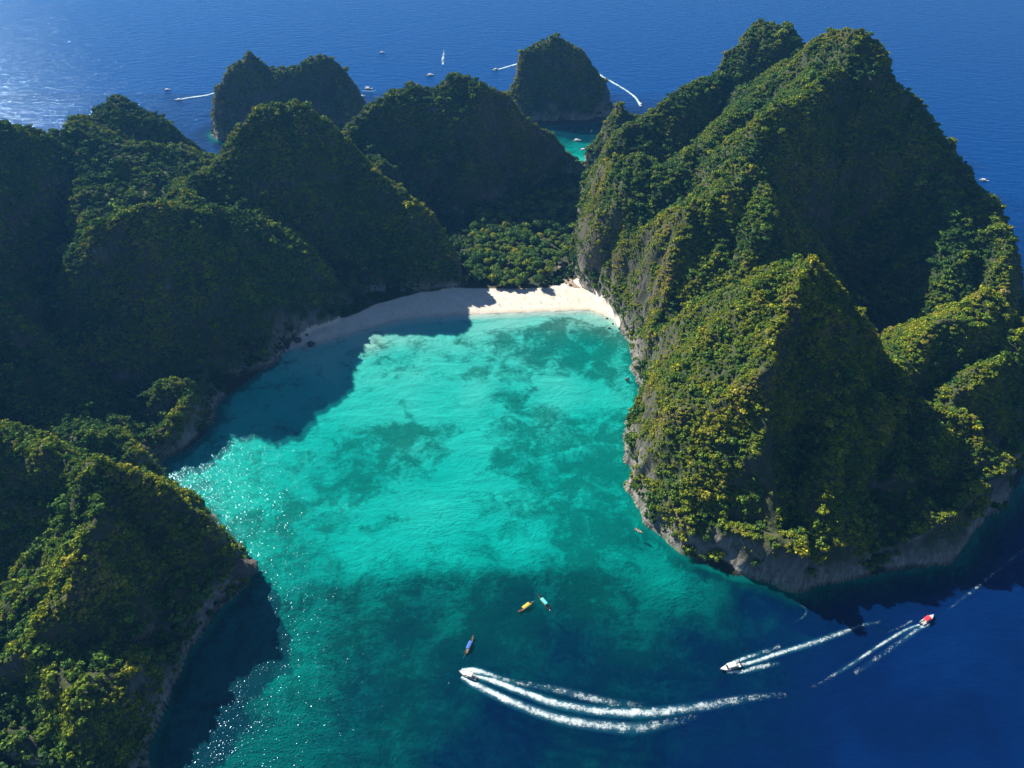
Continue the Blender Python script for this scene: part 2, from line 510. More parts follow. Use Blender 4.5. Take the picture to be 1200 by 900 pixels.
CORAL = num / den
CORAL = np.maximum(CORAL, (1.3 - e / 7.0) * (1 - near_beach))

def samp(A, x, y):
    fx = np.clip((x - X0) / GS, 0, len(gx) - 1.001)
    fy = np.clip((y - Y0) / GS, 0, len(gy) - 1.001)
    ix, iy = fx.astype(np.int32), fy.astype(np.int32)
    tx, ty = fx - ix, fy - iy
    return (A[iy, ix] * (1 - tx) + A[iy, ix + 1] * tx) * (1 - ty) + (A[iy + 1, ix] * (1 - tx) + A[iy + 1, ix + 1] * tx) * ty

def samp_n(A, x, y):
    ix = np.clip(np.round((x - X0) / GS).astype(np.int32), 0, len(gx) - 1)
    iy = np.clip(np.round((y - Y0) / GS).astype(np.int32), 0, len(gy) - 1)
    return A[iy, ix]

gyv, gxv = np.gradient(H, GS)
metric = np.sqrt(1 + np.minimum(gxv ** 2 + gyv ** 2, 16.0))
metric[H < -1] = 0.55

# a grid whose points crowd together on the cliffs, so that edges are equally long in space
NX, NY = 860, 680
PX, PY = np.meshgrid(np.linspace(X0, X1, NX), np.linspace(Y0, Y1, NY))
for it in range(70):
    m = samp_n(metric, PX, PY)
    mh = (m[:, 1:] + m[:, :-1]) / 2
    mv = (m[1:, :] + m[:-1, :]) / 2
    wl, wr, wd, wu = mh[1:-1, :-1], mh[1:-1, 1:], mv[:-1, 1:-1], mv[1:, 1:-1]
    sw = wl + wr + wd + wu
    nx = (wl * PX[1:-1, :-2] + wr * PX[1:-1, 2:] + wd * PX[:-2, 1:-1] + wu * PX[2:, 1:-1]) / sw
    ny = (wl * PY[1:-1, :-2] + wr * PY[1:-1, 2:] + wd * PY[:-2, 1:-1] + wu * PY[2:, 1:-1]) / sw
    PX[1:-1, 1:-1] = nx
    PY[1:-1, 1:-1] = ny
PZ = samp(H, PX, PY)

def grid_normals(x, y, z):
    ax, ay, az = np.gradient(x, axis=1), np.gradient(y, axis=1), np.gradient(z, axis=1)
    bx, by, bz = np.gradient(x, axis=0), np.gradient(y, axis=0), np.gradient(z, axis=0)
    n = np.stack([ay * bz - az * by, az * bx - ax * bz, ax * by - ay * bx], -1)
    return n / (np.linalg.norm(n, axis=-1, keepdims=True) + 1e-9)

N = grid_normals(PX, PY, PZ)
steep = np.clip((0.75 - N[..., 2]) / 0.45, 0, 1) * np.clip((PZ - 1) / 6, 0, 1)
rough_land = np.clip((PZ - 3) / 6, 0, 1)
# crags, flutes and ledges of the limestone
crag = 3.2 * noise3(PX / 19, PY / 19, PZ / 30, 91) + 1.9 * noise3(PX / 8, PY / 8, PZ / 22, 92) + 1.0 * noise3(PX / 3.6, PY / 3.6, PZ / 8, 93)
ledge = 1.0 * noise3(PX / 40, PY / 40, PZ / 7.0, 94)
disp = steep * (crag * (1 + 0.5 * np.clip((45 - PZ) / 30, 0, 1)) + ledge) + rough_land * (1 - steep) * (0.9 * noise2(PX / 7, PY / 7, 95))
PX2, PY2, PZ2 = PX + N[..., 0] * disp, PY + N[..., 1] * disp, np.where(PZ > 0.6, np.maximum(PZ + N[..., 2] * disp, 0.3), PZ)
N2 = grid_normals(PX2, PY2, PZ2)
V = np.stack([PX2, PY2, PZ2], -1).reshape(-1, 3)
idx = np.arange(NX * NY).reshape(NY, NX)
F = np.stack([idx[:-1, :-1], idx[:-1, 1:], idx[1:, 1:], idx[1:, :-1]], -1).reshape(-1, 4)
fz = V[F][:, :, 2].mean(1)
fxm, fym = V[F][:, :, 0].mean(1), V[F][:, :, 1].mean(1)
fnear = samp(near_beach, fxm, fym)
fcl = samp(cliff, fxm, fym)
fdist = samp(D, fxm, fym)
fh = samp_n(HILL, fxm, fym)

# sand line at the back of the beach
back_px = [(340, 402), (352, 394), (380, 379), (410, 373), (440, 359), (490, 346), (530, 341), (555, 340), (600, 341), (640, 340), (662, 334), (676, 330), (690, 337), (712, 356), (724, 368), (728, 378), (720, 395), (600, 430), (340, 440)]
back_poly = [P(*p) for p in back_px]
SANDY = poly_sd(back_poly, GX, GY) + 0.8 * fbm2(GX, GY, 9, 3, 101)
fsand = samp(SANDY, fxm, fym)
is_bed = (fdist <= 0) & (fz < 0.25)
is_beach = (~is_bed) & (fsand > -2.0) & (fz < 5.0) & (fcl < 6)
face_kind = np.where(is_bed, -2, np.where(is_beach, -1, fh))

# ------------------------------------------------------------------ setting materials
def make_rock():
    m, nt, out = new_mat('limestone')
    b = nd(nt, 'ShaderNodeBsdfPrincipled')
    b.inputs['Roughness'].default_value = 0.9
    geo = nd(nt, 'ShaderNodeNewGeometry')
    pos = geo.outputs['Position']
    n_big = noise_node(nt, mapping(nt, pos, (0.03, 0.03, 0.012)), 1.0, 5, 0.6, 0.4)
    streak = noise_node(nt, mapping(nt, pos, (0.30, 0.30, 0.035)), 1.0, 6, 0.65, 0.6)
    fine = noise_node(nt, pos, 0.55, 8, 0.7)
    rockc = ramp(nt, streak, [(0.30, (0.028, 0.027, 0.026)), (0.46, (0.075, 0.068, 0.058)), (0.60, (0.16, 0.145, 0.13)), (0.78, (0.36, 0.33, 0.30))])
    ochre = ramp(nt, n_big, [(0.54, (0, 0, 0)), (0.68, (1, 1, 1))])
    rockc = mixc(nt, mth(nt, 'MULTIPLY', ochre, 0.6), rockc, (0.19, 0.115, 0.045))
    rockc = mixc(nt, 0.6, rockc, ramp(nt, fine, [(0.25, (0.25, 0.25, 0.25)), (0.7, (1.15, 1.12, 1.1))]), 'MULTIPLY')
    # scrub rooted in the cracks and covering everything that is not a wall
    sep = nd(nt, 'ShaderNodeSeparateXYZ')
    nt.links.new(geo.outputs['Normal'], sep.inputs[0])
    cover = mth(nt, 'ADD', sep.outputs['Z'], mth(nt, 'MULTIPLY', mth(nt, 'SUBTRACT', fine, 0.5), 1.1))
    cover = ramp(nt, cover, [(0.12, (0, 0, 0)), (0.42, (1, 1, 1))])
    scrub = ramp(nt, noise_node(nt, pos, 0.22, 7, 0.7), [(0.3, (0.016, 0.028, 0.010)), (0.5, (0.045, 0.065, 0.018)), (0.68, (0.11, 0.105, 0.035)), (0.8, (0.16, 0.12, 0.06))])
    # bare wet band just above the water
    sp = nd(nt, 'ShaderNodeSeparateXYZ')
    nt.links.new(pos, sp.inputs[0])
    low = ramp(nt, mth(nt, 'DIVIDE', mth(nt, 'ADD', sp.outputs['Z'], mth(nt, 'MULTIPLY', fine, 8.0)), 30.0), [(0.25, (0, 0, 0)), (0.75, (1, 1, 1))])
    flat = ramp(nt, sep.outputs['Z'], [(0.6, (0, 0, 0)), (0.8, (1, 1, 1))])
    cover = mth(nt, 'MULTIPLY', cover, mth(nt, 'MAXIMUM', low, flat))
    washed = ramp(nt, mth(nt, 'DIVIDE', mth(nt, 'ADD', sp.outputs['Z'], mth(nt, 'MULTIPLY', streak, 30.0)), 60.0), [(0.42, (1, 1, 1)), (0.80, (0, 0, 0))])
    rockc = mixc(nt, mth(nt, 'MULTIPLY', washed, 0.8), rockc, ramp(nt, streak, [(0.30, (0.10, 0.095, 0.09)), (0.5, (0.30, 0.28, 0.26)), (0.7, (0.50, 0.48, 0.45))]))
    c = mixc(nt, cover, rockc, scrub)
    tide = ramp(nt, mth(nt, 'DIVIDE', sp.outputs['Z'], 6.0), [(0.18, (0.35, 0.33, 0.30)), (0.45, (1, 1, 1))])
    c = mixc(nt, 1.0, c, tide, 'MULTIPLY')
    nt.links.new(c, b.inputs['Base Color'])
    bp = nd(nt, 'ShaderNodeBump')
    bp.inputs['Strength'].default_value = 0.9
    bp.inputs['Distance'].default_value = 1.6
    nt.links.new(mth(nt, 'ADD', fine, streak), bp.inputs['Height'])
    nt.links.new(bp.outputs[0], b.inputs['Normal'])
    nt.links.new(b.outputs[0], out.inputs[0])
    return m

def make_sand():
    m, nt, out = new_mat('white_sand')
    b = nd(nt, 'ShaderNodeBsdfPrincipled')
    b.inputs['Roughness'].default_value = 0.95
    geo = nd(nt, 'ShaderNodeNewGeometry')
    pos = geo.outputs['Position']
    n = noise_node(nt, pos, 0.12, 6, 0.65)
    f = noise_node(nt, pos, 1.3, 5, 0.7)
    c = ramp(nt, n, [(0.3, (0.62, 0.56, 0.47)), (0.6, (0.74, 0.69, 0.60))])
    c = mixc(nt, 0.35, c, ramp(nt, f, [(0.3, (0.6, 0.58, 0.55)), (0.65, (1.05, 1.05, 1.05))]), 'MULTIPLY')
    at = nd(nt, 'ShaderNodeAttribute', attribute_name='litter')
    litter = ramp(nt, mth(nt, 'ADD', at.outputs['Fac'], mth(nt, 'MULTIPLY', mth(nt, 'SUBTRACT', f, 0.5), 0.8)), [(0.35, (0, 0, 0)), (0.7, (1, 1, 1))])
    c = mixc(nt, litter, c, (0.075, 0.055, 0.03))
    sp = nd(nt, 'ShaderNodeSeparateXYZ')
    nt.links.new(pos, sp.inputs[0])
    wet = ramp(nt, sp.outputs['Z'], [(0.05, (0.80, 0.78, 0.74)), (0.45, (1, 1, 1))])
    c = mixc(nt, 1.0, c, wet, 'MULTIPLY')
    nt.links.new(c, b.inputs['Base Color'])
    bp = nd(nt, 'ShaderNodeBump')
    bp.inputs['Strength'].default_value = 0.4
    bp.inputs['Distance'].default_value = 0.3
    nt.links.new(f, bp.inputs['Height'])
    nt.links.new(bp.outputs[0], b.inputs['Normal'])
    nt.links.new(b.outputs[0], out.inputs[0])
    return m

def make_bed():
    m, nt, out = new_mat('sea_bed')
    b = nd(nt, 'ShaderNodeBsdfDiffuse')
    geo = nd(nt, 'ShaderNodeNewGeometry')
    pos = geo.outputs['Position']
    at = nd(nt, 'ShaderNodeAttribute', attribute_name='coral')
    n1 = noise_node(nt, pos, 0.055, 8, 0.62, 0.5)
    n2 = noise_node(nt, pos, 0.28, 8, 0.75)
    v = mth(nt, 'ADD', at.outputs['Fac'], mth(nt, 'MULTIPLY', mth(nt, 'SUBTRACT', n1, 0.5), 2.3))
    v = mth(nt, 'ADD', v, mth(nt, 'MULTIPLY', mth(nt, 'SUBTRACT', n2, 0.5), 1.6))
    k = ramp(nt, v, [(0.26, (0, 0, 0)), (0.74, (1, 1, 1))])
    sand = ramp(nt, n2, [(0.3, (0.72, 0.69, 0.60)), (0.7, (0.84, 0.81, 0.72))])
    weed = ramp(nt, n2, [(0.3, (0.08, 0.11, 0.085)), (0.7, (0.27, 0.29, 0.22))])
    c = mixc(nt, k, sand, weed)
    nt.links.new(c, b.inputs['Color'])
    nt.links.new(b.outputs[0], out.inputs[0])
    return m

M_ROCK, M_SAND, M_BED = make_rock(), make_sand(), make_bed()

HILL_LABELS = {
    0: 'long limestone hill walling a shaded amphitheatre, sea behind its crest',
    1: 'rolling wooded limestone plateau ending in a dark cliff above the bay',
    2: 'limestone hill with a long ridge falling to the shaded end of the beach',
    3: 'flat-topped limestone hill with a dark cliff behind the beach grove',
    4: 'twin-peaked limestone island standing in open sea beside a speedboat wake',
    5: 'single domed limestone island standing in the sea beyond the narrow inlet',
    6: 'small green knoll beside the narrow turquoise inlet',
    7: 'tallest limestone mountain with two summits and a huge shaded bowl',
    8: 'sunlit yellow-green spur of the tall mountain dropping into the turquoise bay',
    9: 'pyramid-shaped limestone headland at the mouth of the bay, half in shade',
    10: 'low knobbly sunlit hill with grey sea cliff joined to the pyramid headland',
    11: 'dark foreground headland with sunlit treetops, opposite the pyramid headland',
    12: 'small wooded knoll with bare grey cliff at the edge of the shaded water',
}
coral_v = samp(CORAL, V[:, 0], V[:, 1])
sandy_v = samp(SANDY, V[:, 0], V[:, 1])

def sub_mesh(name, sel, mat, attrs=()):
    f = F[sel]
    u, inv = np.unique(f, return_inverse=True)
    me = mesh_np(name, V[u], inv.reshape(-1, 4), mat)
    for an, av in attrs:
        attr_np(me, an, av[u])
    return me

bed_o = tag(link('seabed', sub_mesh('seabed', face_kind == -2, M_BED, [('coral', coral_v)])), 'pale sand and dark coral bottom of the turquoise bay', kind='structure')
beach_o = tag(link('beach', sub_mesh('beach', face_kind == -1, M_SAND, [('litter', np.clip(0.5 - sandy_v / 4.0, 0, 1))])), 'white sand beach at the head of the bay', kind='structure')
for hid, lab in HILL_LABELS.items():
    sel = face_kind == hid
    if sel.sum() > 10:
        tag(link('limestone_hill', sub_mesh('limestone_hill', sel, M_ROCK)), lab, kind='structure')

# ------------------------------------------------------------------ the sea
def grow(a, b, step, far):
    mid = list(np.arange(a, b + step, step))
    lo, hi, s = [], [], step
    x = mid[0]
    while x > -far:
        s *= 1.35; x -= s; lo.append(x)
    x, s = mid[-1], step
    while x < far:
        s *= 1.35; x += s; hi.append(x)
    return np.array(lo[::-1] + mid + hi)

wx = grow(-420, 520, 2.5, 24000)
wy = grow(100, 1180, 2.5, 24000)
SXg, SYg = np.meshgrid(wx, wy)
SH = samp(H, SXg, SYg)
inside_dom = (SXg > X0) & (SXg < X1) & (SYg > Y0) & (SYg < Y1)
SD = np.where(inside_dom, np.maximum(-SH, 0.0), np.where(SYg < 300, 34.0, 60.0))  # open sea set deeper, to take the sky-blue end of the body colour
si = np.arange(SXg.size).reshape(SXg.shape)
SF = np.stack([si[:-1, :-1], si[:-1, 1:], si[1:, 1:], si[1:, :-1]], -1).reshape(-1, 4)
sea_me = mesh_np('sea', np.stack([SXg, SYg, np.zeros_like(SXg)], -1).reshape(-1, 3), SF)
attr_np(sea_me, 'water_depth', SD.ravel())

def make_water():
    m, nt, out = new_mat('sea_water')
    at = nd(nt, 'ShaderNodeAttribute', attribute_name='water_depth')
    dep = at.outputs['Fac']
    # light lost along the path through the water column (red first)
    comb = nd(nt, 'ShaderNodeCombineColor')
    for sock, a in (('Red', 0.62), ('Green', 0.036), ('Blue', 0.042)):
        nt.links.new(mth(nt, 'POWER', math.exp(-a * 1.2), dep), comb.inputs[sock])
    tr = nd(nt, 'ShaderNodeBsdfTransparent')
    nt.links.new(comb.outputs[0], tr.inputs['Color'])
    # light scattered back by the water itself grows with depth
    opac = mth(nt, 'SUBTRACT', 1.0, mth(nt, 'POWER', math.exp(-0.075), dep))
    body = nd(nt, 'ShaderNodeBsdfDiffuse')
    hue = ramp(nt, mth(nt, 'DIVIDE', dep, 60.0), [(0.025, (0.0, 0.46, 0.43)), (0.12, (0.0, 0.060, 0.080)), (0.25, (0.0, 0.014, 0.055)), (0.5, (0.001, 0.013, 0.075)), (1.0, (0.0, 0.038, 0.17))])  # last stop's brighter blue stands in for sky reflected off the open sea
    nt.links.new(hue, body.inputs['Color'])
    mix1 = nd(nt, 'ShaderNodeMixShader')
    nt.links.new(opac, mix1.inputs[0])
    nt.links.new(tr.outputs[0], mix1.inputs[1])
    nt.links.new(body.outputs[0], mix1.inputs[2])
    # waves
    geo = nd(nt, 'ShaderNodeNewGeometry')
    pos = geo.outputs['Position']
    swell = noise_node(nt, mapping(nt, pos, (0.045, 0.11, 1), (0, 0, math.radians(38))), 1.0, 2, 0.5, 0.3)
    chop = noise_node(nt, mapping(nt, pos, (0.26, 0.46, 1), (0, 0, math.radians(30))), 1.0, 1, 0.5, 0.4)
    fine = noise_node(nt, mapping(nt, pos, (0.75, 1.15, 1), (0, 0, math.radians(24))), 1.0, 1, 0.5, 0.3)
    hgt = mth(nt, 'ADD', mth(nt, 'MULTIPLY', swell, 2.6), mth(nt, 'MULTIPLY', chop, 0.85))
    hgt = mth(nt, 'ADD', mth(nt, 'MULTIPLY', hgt, mth(nt, 'ADD', 0.30, mth(nt, 'MULTIPLY', mth(nt, 'DIVIDE', dep, 30.0, True), 0.70))), mth(nt, 'MULTIPLY', fine, 0.50))
    bp = nd(nt, 'ShaderNodeBump')
    bp.inputs['Strength'].default_value = 1.0
    bp.inputs['Distance'].default_value = 0.5
    nt.links.new(hgt, bp.inputs['Height'])
    bp2 = nd(nt, 'ShaderNodeBump')
    bp2.inputs['Distance'].default_value = 0.28
    nt.links.new(hgt, bp2.inputs['Height'])
    nt.links.new(bp2.outputs[0], body.inputs['Normal'])
    gl = nd(nt, 'ShaderNodeBsdfGlossy')
    gl.inputs['Roughness'].default_value = 0.13
    gl.inputs['Color'].default_value = (0.55, 0.78, 1, 1)
    nt.links.new(bp.outputs[0], gl.inputs['Normal'])
    fr = nd(nt, 'ShaderNodeFresnel')
    fr.inputs['IOR'].default_value = 1.22
    nt.links.new(bp.outputs[0], fr.inputs['Normal'])
    mix2 = nd(nt, 'ShaderNodeMixShader')
    nt.links.new(fr.outputs[0], mix2.inputs[0])
    nt.links.new(mix1.outputs[0], mix2.inputs[1])
    nt.links.new(gl.outputs[0], mix2.inputs[2])
    nt.links.new(mix2.outputs[0], out.inputs['Surface'])
    return m

sea_me.materials.append(make_water())
tag(link('sea', sea_me), 'blue open sea turning turquoise in the bay', kind='structure')
# ------------------------------------------------------------------ foliage
def make_leaf(name, instanced):
    m, nt, out = new_mat(name)
    geo = nd(nt, 'ShaderNodeNewGeometry')
    oi = nd(nt, 'ShaderNodeObjectInfo')
    at = nd(nt, 'ShaderNodeAttribute', attribute_name='dry')
    at.attribute_type = 'INSTANCER' if instanced else 'OBJECT'
    dry = mth(nt, 'ADD', at.outputs['Fac'], mth(nt, 'MULTIPLY', mth(nt, 'SUBTRACT', oi.outputs['Random'], 0.5), 0.34))
    base = ramp(nt, dry, [(0.05, (0.022, 0.062, 0.016)), (0.28, (0.042, 0.108, 0.018)), (0.48, (0.095, 0.160, 0.018)), (0.70, (0.165, 0.205, 0.012)), (0.92, (0.265, 0.255, 0.020)), (1.0, (0.26, 0.22, 0.07))])
    rnd = geo.outputs['Random Per Island']
    base = mixc(nt, 1.0, base, ramp(nt, rnd, [(0.0, (0.55, 0.6, 0.6)), (0.55, (1.3, 1.3, 1.15)), (1.0, (2.2, 2.1, 1.5))]), 'MULTIPLY')
    d = nd(nt, 'ShaderNodeBsdfDiffuse')
    t = nd(nt, 'ShaderNodeBsdfTranslucent')
    nt.links.new(base, d.inputs['Color'])
    nt.links.new(base, t.inputs['Color'])
    mx = nd(nt, 'ShaderNodeMixShader')
    mx.inputs[0].default_value = 0.15
    nt.links.new(d.outputs[0], mx.inputs[1])
    nt.links.new(t.outputs[0], mx.inputs[2])
    wax = nd(nt, 'ShaderNodeBsdfGlossy')
    wax.inputs['Roughness'].default_value = 0.5
    mx2 = nd(nt, 'ShaderNodeMixShader')
    mx2.inputs[0].default_value = 0.012
    nt.links.new(mx.outputs[0], mx2.inputs[1])
    nt.links.new(wax.outputs[0], mx2.inputs[2])
    nt.links.new(mx2.outputs[0], out.inputs[0])
    return m

M_LEAF_I, M_LEAF_O = make_leaf('forest_leaves', True), make_leaf('tree_leaves', False)
M_BARK = plain('bark', (0.16, 0.12, 0.085), 0.9, var=0.4, scale=2)

def crown_mesh(name, mat, seed, n_leaf, lobes, size, flat=0.8, core=True):
    """leaf clumps spread over several uneven lobes, radius about 1"""
    r = np.random.default_rng(seed)
    cs = [np.array([0, 0, 0.45])] + [np.array([math.cos(a) * q, math.sin(a) * q, 0.30 + 0.35 * r.random()])
                                     for a, q in zip(np.linspace(0, 6.28, lobes, endpoint=False) + r.random() * 2 + r.normal(0, .25, lobes), r.uniform(0.38, 0.62, lobes))]
    rs = [0.60] + list(r.uniform(0.30, 0.48, lobes))
    v, f = [], []
    p_l = np.array(rs) ** 2
    p_l /= p_l.sum()
    for k in range(n_leaf):
        li = r.choice(len(cs), p=p_l)
        d = r.normal(0, 1, 3)
        d[2] = abs(d[2]) * 1.1 - 0.35
        d /= np.linalg.norm(d)
        p = cs[li] + d * rs[li] * r.uniform(0.78, 1.12) * np.array([1, 1, flat])
        nrm = d + r.normal(0, 0.45, 3)
        nrm /= np.linalg.norm(nrm)
        u = np.cross(nrm, r.normal(0, 1, 3)); u /= np.linalg.norm(u)
        w = np.cross(nrm, u)
        s = size * r.uniform(0.6, 1.25)
        b = len(v)
        v += [p + u * s, p + w * s * 0.75 + nrm * s * 0.18, p - u * s * 0.9, p - w * s * 0.75 + nrm * s * 0.12]
        f.append((b, b + 1, b + 2, b + 3))
    if core:
        for c, q in zip(cs, rs):
            b = len(v)
            q2 = q * 0.86
            ring = [(0, 0, 1)] + [(math.cos(a) * .85, math.sin(a) * .85, .5) for a in np.linspace(0, 6.28, 6)[:-1]] + [(math.cos(a + .6) * .9, math.sin(a + .6) * .9, -.3) for a in np.linspace(0, 6.28, 6)[:-1]] + [(0, 0, -0.8)]
            for q3 in ring:
                v.append(c + np.array(q3) * q2 * np.array([1, 1, flat]) * r.uniform(0.85, 1.1))
            for k in range(5):
                k2 = (k + 1) % 5
                f.append((b, b + 1 + k, b + 1 + k2, b + 1 + k2))
                f.append((b + 1 + k, b + 6 + k, b + 6 + k2, b + 1 + k2))
                f.append((b + 11, b + 6 + k2, b + 6 + k, b + 6 + k))
    me = bpy.data.meshes.new(name)
    me.from_pydata([tuple(map(float, p)) for p in v], [], [tuple(dict.fromkeys(q)) for q in f])
    me.materials.append(mat)
    return me

src = bpy.data.collections.new('forest_sources')
for k in range(6):
    o = bpy.data.objects.new('crown_%d' % k, crown_mesh('forest_crown', M_LEAF_I, 40 + k, 70, 4, 0.22, 0.85))
    src.objects.link(o)

def forest_nodes():
    ng = bpy.data.node_groups.new('forest_scatter', 'GeometryNodeTree')
    ng.interface.new_socket('Geometry', in_out='INPUT', socket_type='NodeSocketGeometry')
    ng.interface.new_socket('Geometry', in_out='OUTPUT', socket_type='NodeSocketGeometry')
    gi, go = ng.nodes.new('NodeGroupInput'), ng.nodes.new('NodeGroupOutput')
    m2p = ng.nodes.new('GeometryNodeMeshToPoints')
    iop = ng.nodes.new('GeometryNodeInstanceOnPoints')
    ci = ng.nodes.new('GeometryNodeCollectionInfo')
    ci.inputs['Collection'].default_value = src
    ci.inputs['Separate Children'].default_value = True
    ci.inputs['Reset Children'].default_value = True
    iop.inputs['Pick Instance'].default_value = True
    def na(nm, typ):
        n = ng.nodes.new('GeometryNodeInputNamedAttribute')
        n.data_type = typ
        n.inputs['Name'].default_value = nm
        return n.outputs['Attribute']
    lk = ng.links.new
    lk(gi.outputs[0], m2p.inputs['Mesh'])
    lk(m2p.outputs[0], iop.inputs['Points'])
    lk(ci.outputs[0], iop.inputs['Instance'])
    lk(na('pick', 'INT'), iop.inputs['Instance Index'])
    sc = ng.nodes.new('ShaderNodeCombineXYZ')
    s = na('size', 'FLOAT')
    for k in range(3):
        lk(s, sc.inputs[k])
    lk(sc.outputs[0], iop.inputs['Scale'])
    ro = ng.nodes.new('ShaderNodeCombineXYZ')
    lk(na('turn', 'FLOAT'), ro.inputs[2])
    lk(ro.outputs[0], iop.inputs['Rotation'])
    lk(iop.outputs[0], go.inputs[0])
    return ng

FOREST_NG = forest_nodes()
VF = V[F]
fn = np.cross(VF[:, 2] - VF[:, 0], VF[:, 3] - VF[:, 1])
farea = np.linalg.norm(fn, axis=1) / 2
fnz = fn[:, 2] / (2 * farea + 1e-9)
fnu = fn / (2 * farea[:, None] + 1e-9)
frame_ok = (np.abs(fxm) < 0.78 * (fym * CP + CAM_H * SP) + 60)
grove_poly = [P(*p) for p in [(545, 338), (552, 300), (560, 262), (600, 245), (650, 228), (690, 225), (668, 300), (664, 318), (645, 322), (640, 340), (600, 341)]]
f_grove = poly_sd(grove_poly, fxm, fym)
patch = fbm2(fxm, fym, 40, 4, 131)
patch_z = noise3(fxm / 22, fym / 22, fz / 18, 133) + 0.6 * noise3(fxm / 9, fym / 9, fz / 7, 134)
cover = np.clip((fnz - 0.20 + 0.20 * patch_z) / 0.16, 0, 1)
cover = np.maximum(cover, np.where(patch_z > 0.25, 0.6, 0.2 * (patch_z > -0.5)))
bare = 3.0 + 26.0 * np.clip((fxm - 105) / 50, 0, 1) * np.clip((400 - fym) / 30, 0, 1)
cover *= np.where(fnz < 0.62, np.clip((fz - bare * (0.85 - 0.9 * patch_z)) / (3 + 0.4 * bare), 0, 1), np.clip((fz - 0.8) / 1.0, 0, 1))
edge = [Q(*p) for p in [(897, 425, 357), (900, 500, 330), (905, 560, 310), (905, 625, 288), (908, 660, 276)]]
de = np.full(len(fxm), 1e9)
for a, b in zip(edge, edge[1:]):
    ex, ey = b[0] - a[0], b[1] - a[1]
    t = np.clip(((fxm - a[0]) * ex + (fym - a[1]) * ey) / (ex * ex + ey * ey), 0, 1)
    de = np.minimum(de, np.hypot(fxm - a[0] - t * ex, fym - a[1] - t * ey))
cover *= np.clip((de + 2.5 * patch_z - 3.0) / 3.0, 0.06, 1)
bald = noise3(fxm / 30, fym / 30, fz / 50, 140) + 0.5 * noise3(fxm / 9, fym / 9, fz / 30, 141)
cover *= np.where((fnz < 0.46) & (bald > 0.12) & (fz < 140), 0.16, 1.0)
cover[(face_kind < 0) | (~frame_ok)] = 0
cover[(fsand > -3) & (fz < 6)] = 0
cover[(f_grove > 0) & (fz < 25)] = 0
mean_r = np.where(fnz > 0.75, 3.0, np.where(fnz > 0.5, 2.2, 1.7))
mean_r = np.where(fh == 11, mean_r * 1.25, mean_r)
mean_r *= 0.54
mean_r = np.where(fz < 22, np.maximum(mean_r, np.where(fnz > 0.6, 2.2, 1.1)), mean_r)
dens = cover * np.clip(0.78 + 0.35 * patch_z, 0.35, 1.0) * 0.60 / (mean_r ** 2)
expected = dens * farea
cnt = rng.poisson(expected)
fi = np.repeat(np.arange(len(F)), cnt)
u, v = rng.random(len(fi)), rng.random(len(fi))
q = VF[fi]
pp = (q[:, 0] * (1 - u)[:, None] + q[:, 1] * u[:, None]) * (1 - v)[:, None] + (q[:, 3] * (1 - u)[:, None] + q[:, 2] * u[:, None]) * v[:, None]
pr = mean_r[fi] * np.exp(rng.normal(0, 0.40, len(fi)) + 0.55 * (rng.random(len(fi)) > 0.97))
pp = pp + fnu[fi] * (0.15 * pr)[:, None] + np.array([0, 0, 0.05])
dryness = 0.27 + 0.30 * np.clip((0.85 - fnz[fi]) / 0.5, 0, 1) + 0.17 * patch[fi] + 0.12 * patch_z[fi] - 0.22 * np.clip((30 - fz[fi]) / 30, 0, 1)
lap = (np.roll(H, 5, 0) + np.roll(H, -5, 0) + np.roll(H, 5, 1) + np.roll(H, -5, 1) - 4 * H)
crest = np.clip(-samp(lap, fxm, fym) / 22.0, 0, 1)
dryness += 0.26 * crest[fi]  # crests yellower: tall dry grass, with the sunlit crest lines coloured in
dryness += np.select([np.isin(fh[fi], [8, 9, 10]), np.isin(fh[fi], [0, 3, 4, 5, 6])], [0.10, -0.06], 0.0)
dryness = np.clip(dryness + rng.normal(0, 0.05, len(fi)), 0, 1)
print('forest instances', len(fi))
for hid in HILL_LABELS:
    s = fh[fi] == hid
    if s.sum() < 5:
        continue
    me = bpy.data.meshes.new('forest')
    me.vertices.add(int(s.sum()))
    me.vertices.foreach_set('co', pp[s].astype(np.float32).ravel())
    attr_np(me, 'size', pr[s])
    attr_np(me, 'turn', rng.random(s.sum()) * 6.283)
    attr_np(me, 'dry', dryness[s])
    a = me.attributes.new('pick', 'INT', 'POINT')
    a.data.foreach_set('value', rng.integers(0, 6, s.sum()).astype(np.int32))
    me.materials.append(M_LEAF_I)
    o = link('forest', me)
    md = o.modifiers.new('scatter', 'NODES')
    md.node_group = FOREST_NG
    tag(o, 'trees and scrub covering the ' + HILL_LABELS[hid].split(' with ')[0].split(' standing ')[0].split(' walling ')[0].split(' ending ')[0].split(' dropping ')[0].split(' at the ')[0].split(',')[0], 'forest', kind='stuff')

# ------------------------------------------------------------------ countable trees of the grove behind the beach
def trunk_mesh(seed, h=7.0, r0=0.38):
    r = random.Random(seed)
    bm = bmesh.new()
    pts = [Vector((0, 0, -0.8))]
    for k in range(3):
        pts.append(Vector((r.uniform(-.4, .4) * (k + 1) * .5, r.uniform(-.4, .4) * (k + 1) * .5, h * (k + 1) / 3)))
    for k in range(3):
        bm_tube(bm, pts[k], pts[k + 1], r0 * (1 - .22 * k), r0 * (1 - .22 * (k + 1)), 7)
    for k in range(5):
        a = k * 1.256 + r.random()
        b = pts[2].lerp(pts[3], r.uniform(0.2, 1.0))
        bm_tube(bm, b, b + Vector((math.cos(a) * 2.2, math.sin(a) * 2.2, r.uniform(1.2, 2.6))), r0 * .35, r0 * .12, 5)
    return bm_mesh('trunk', bm, M_BARK, True)

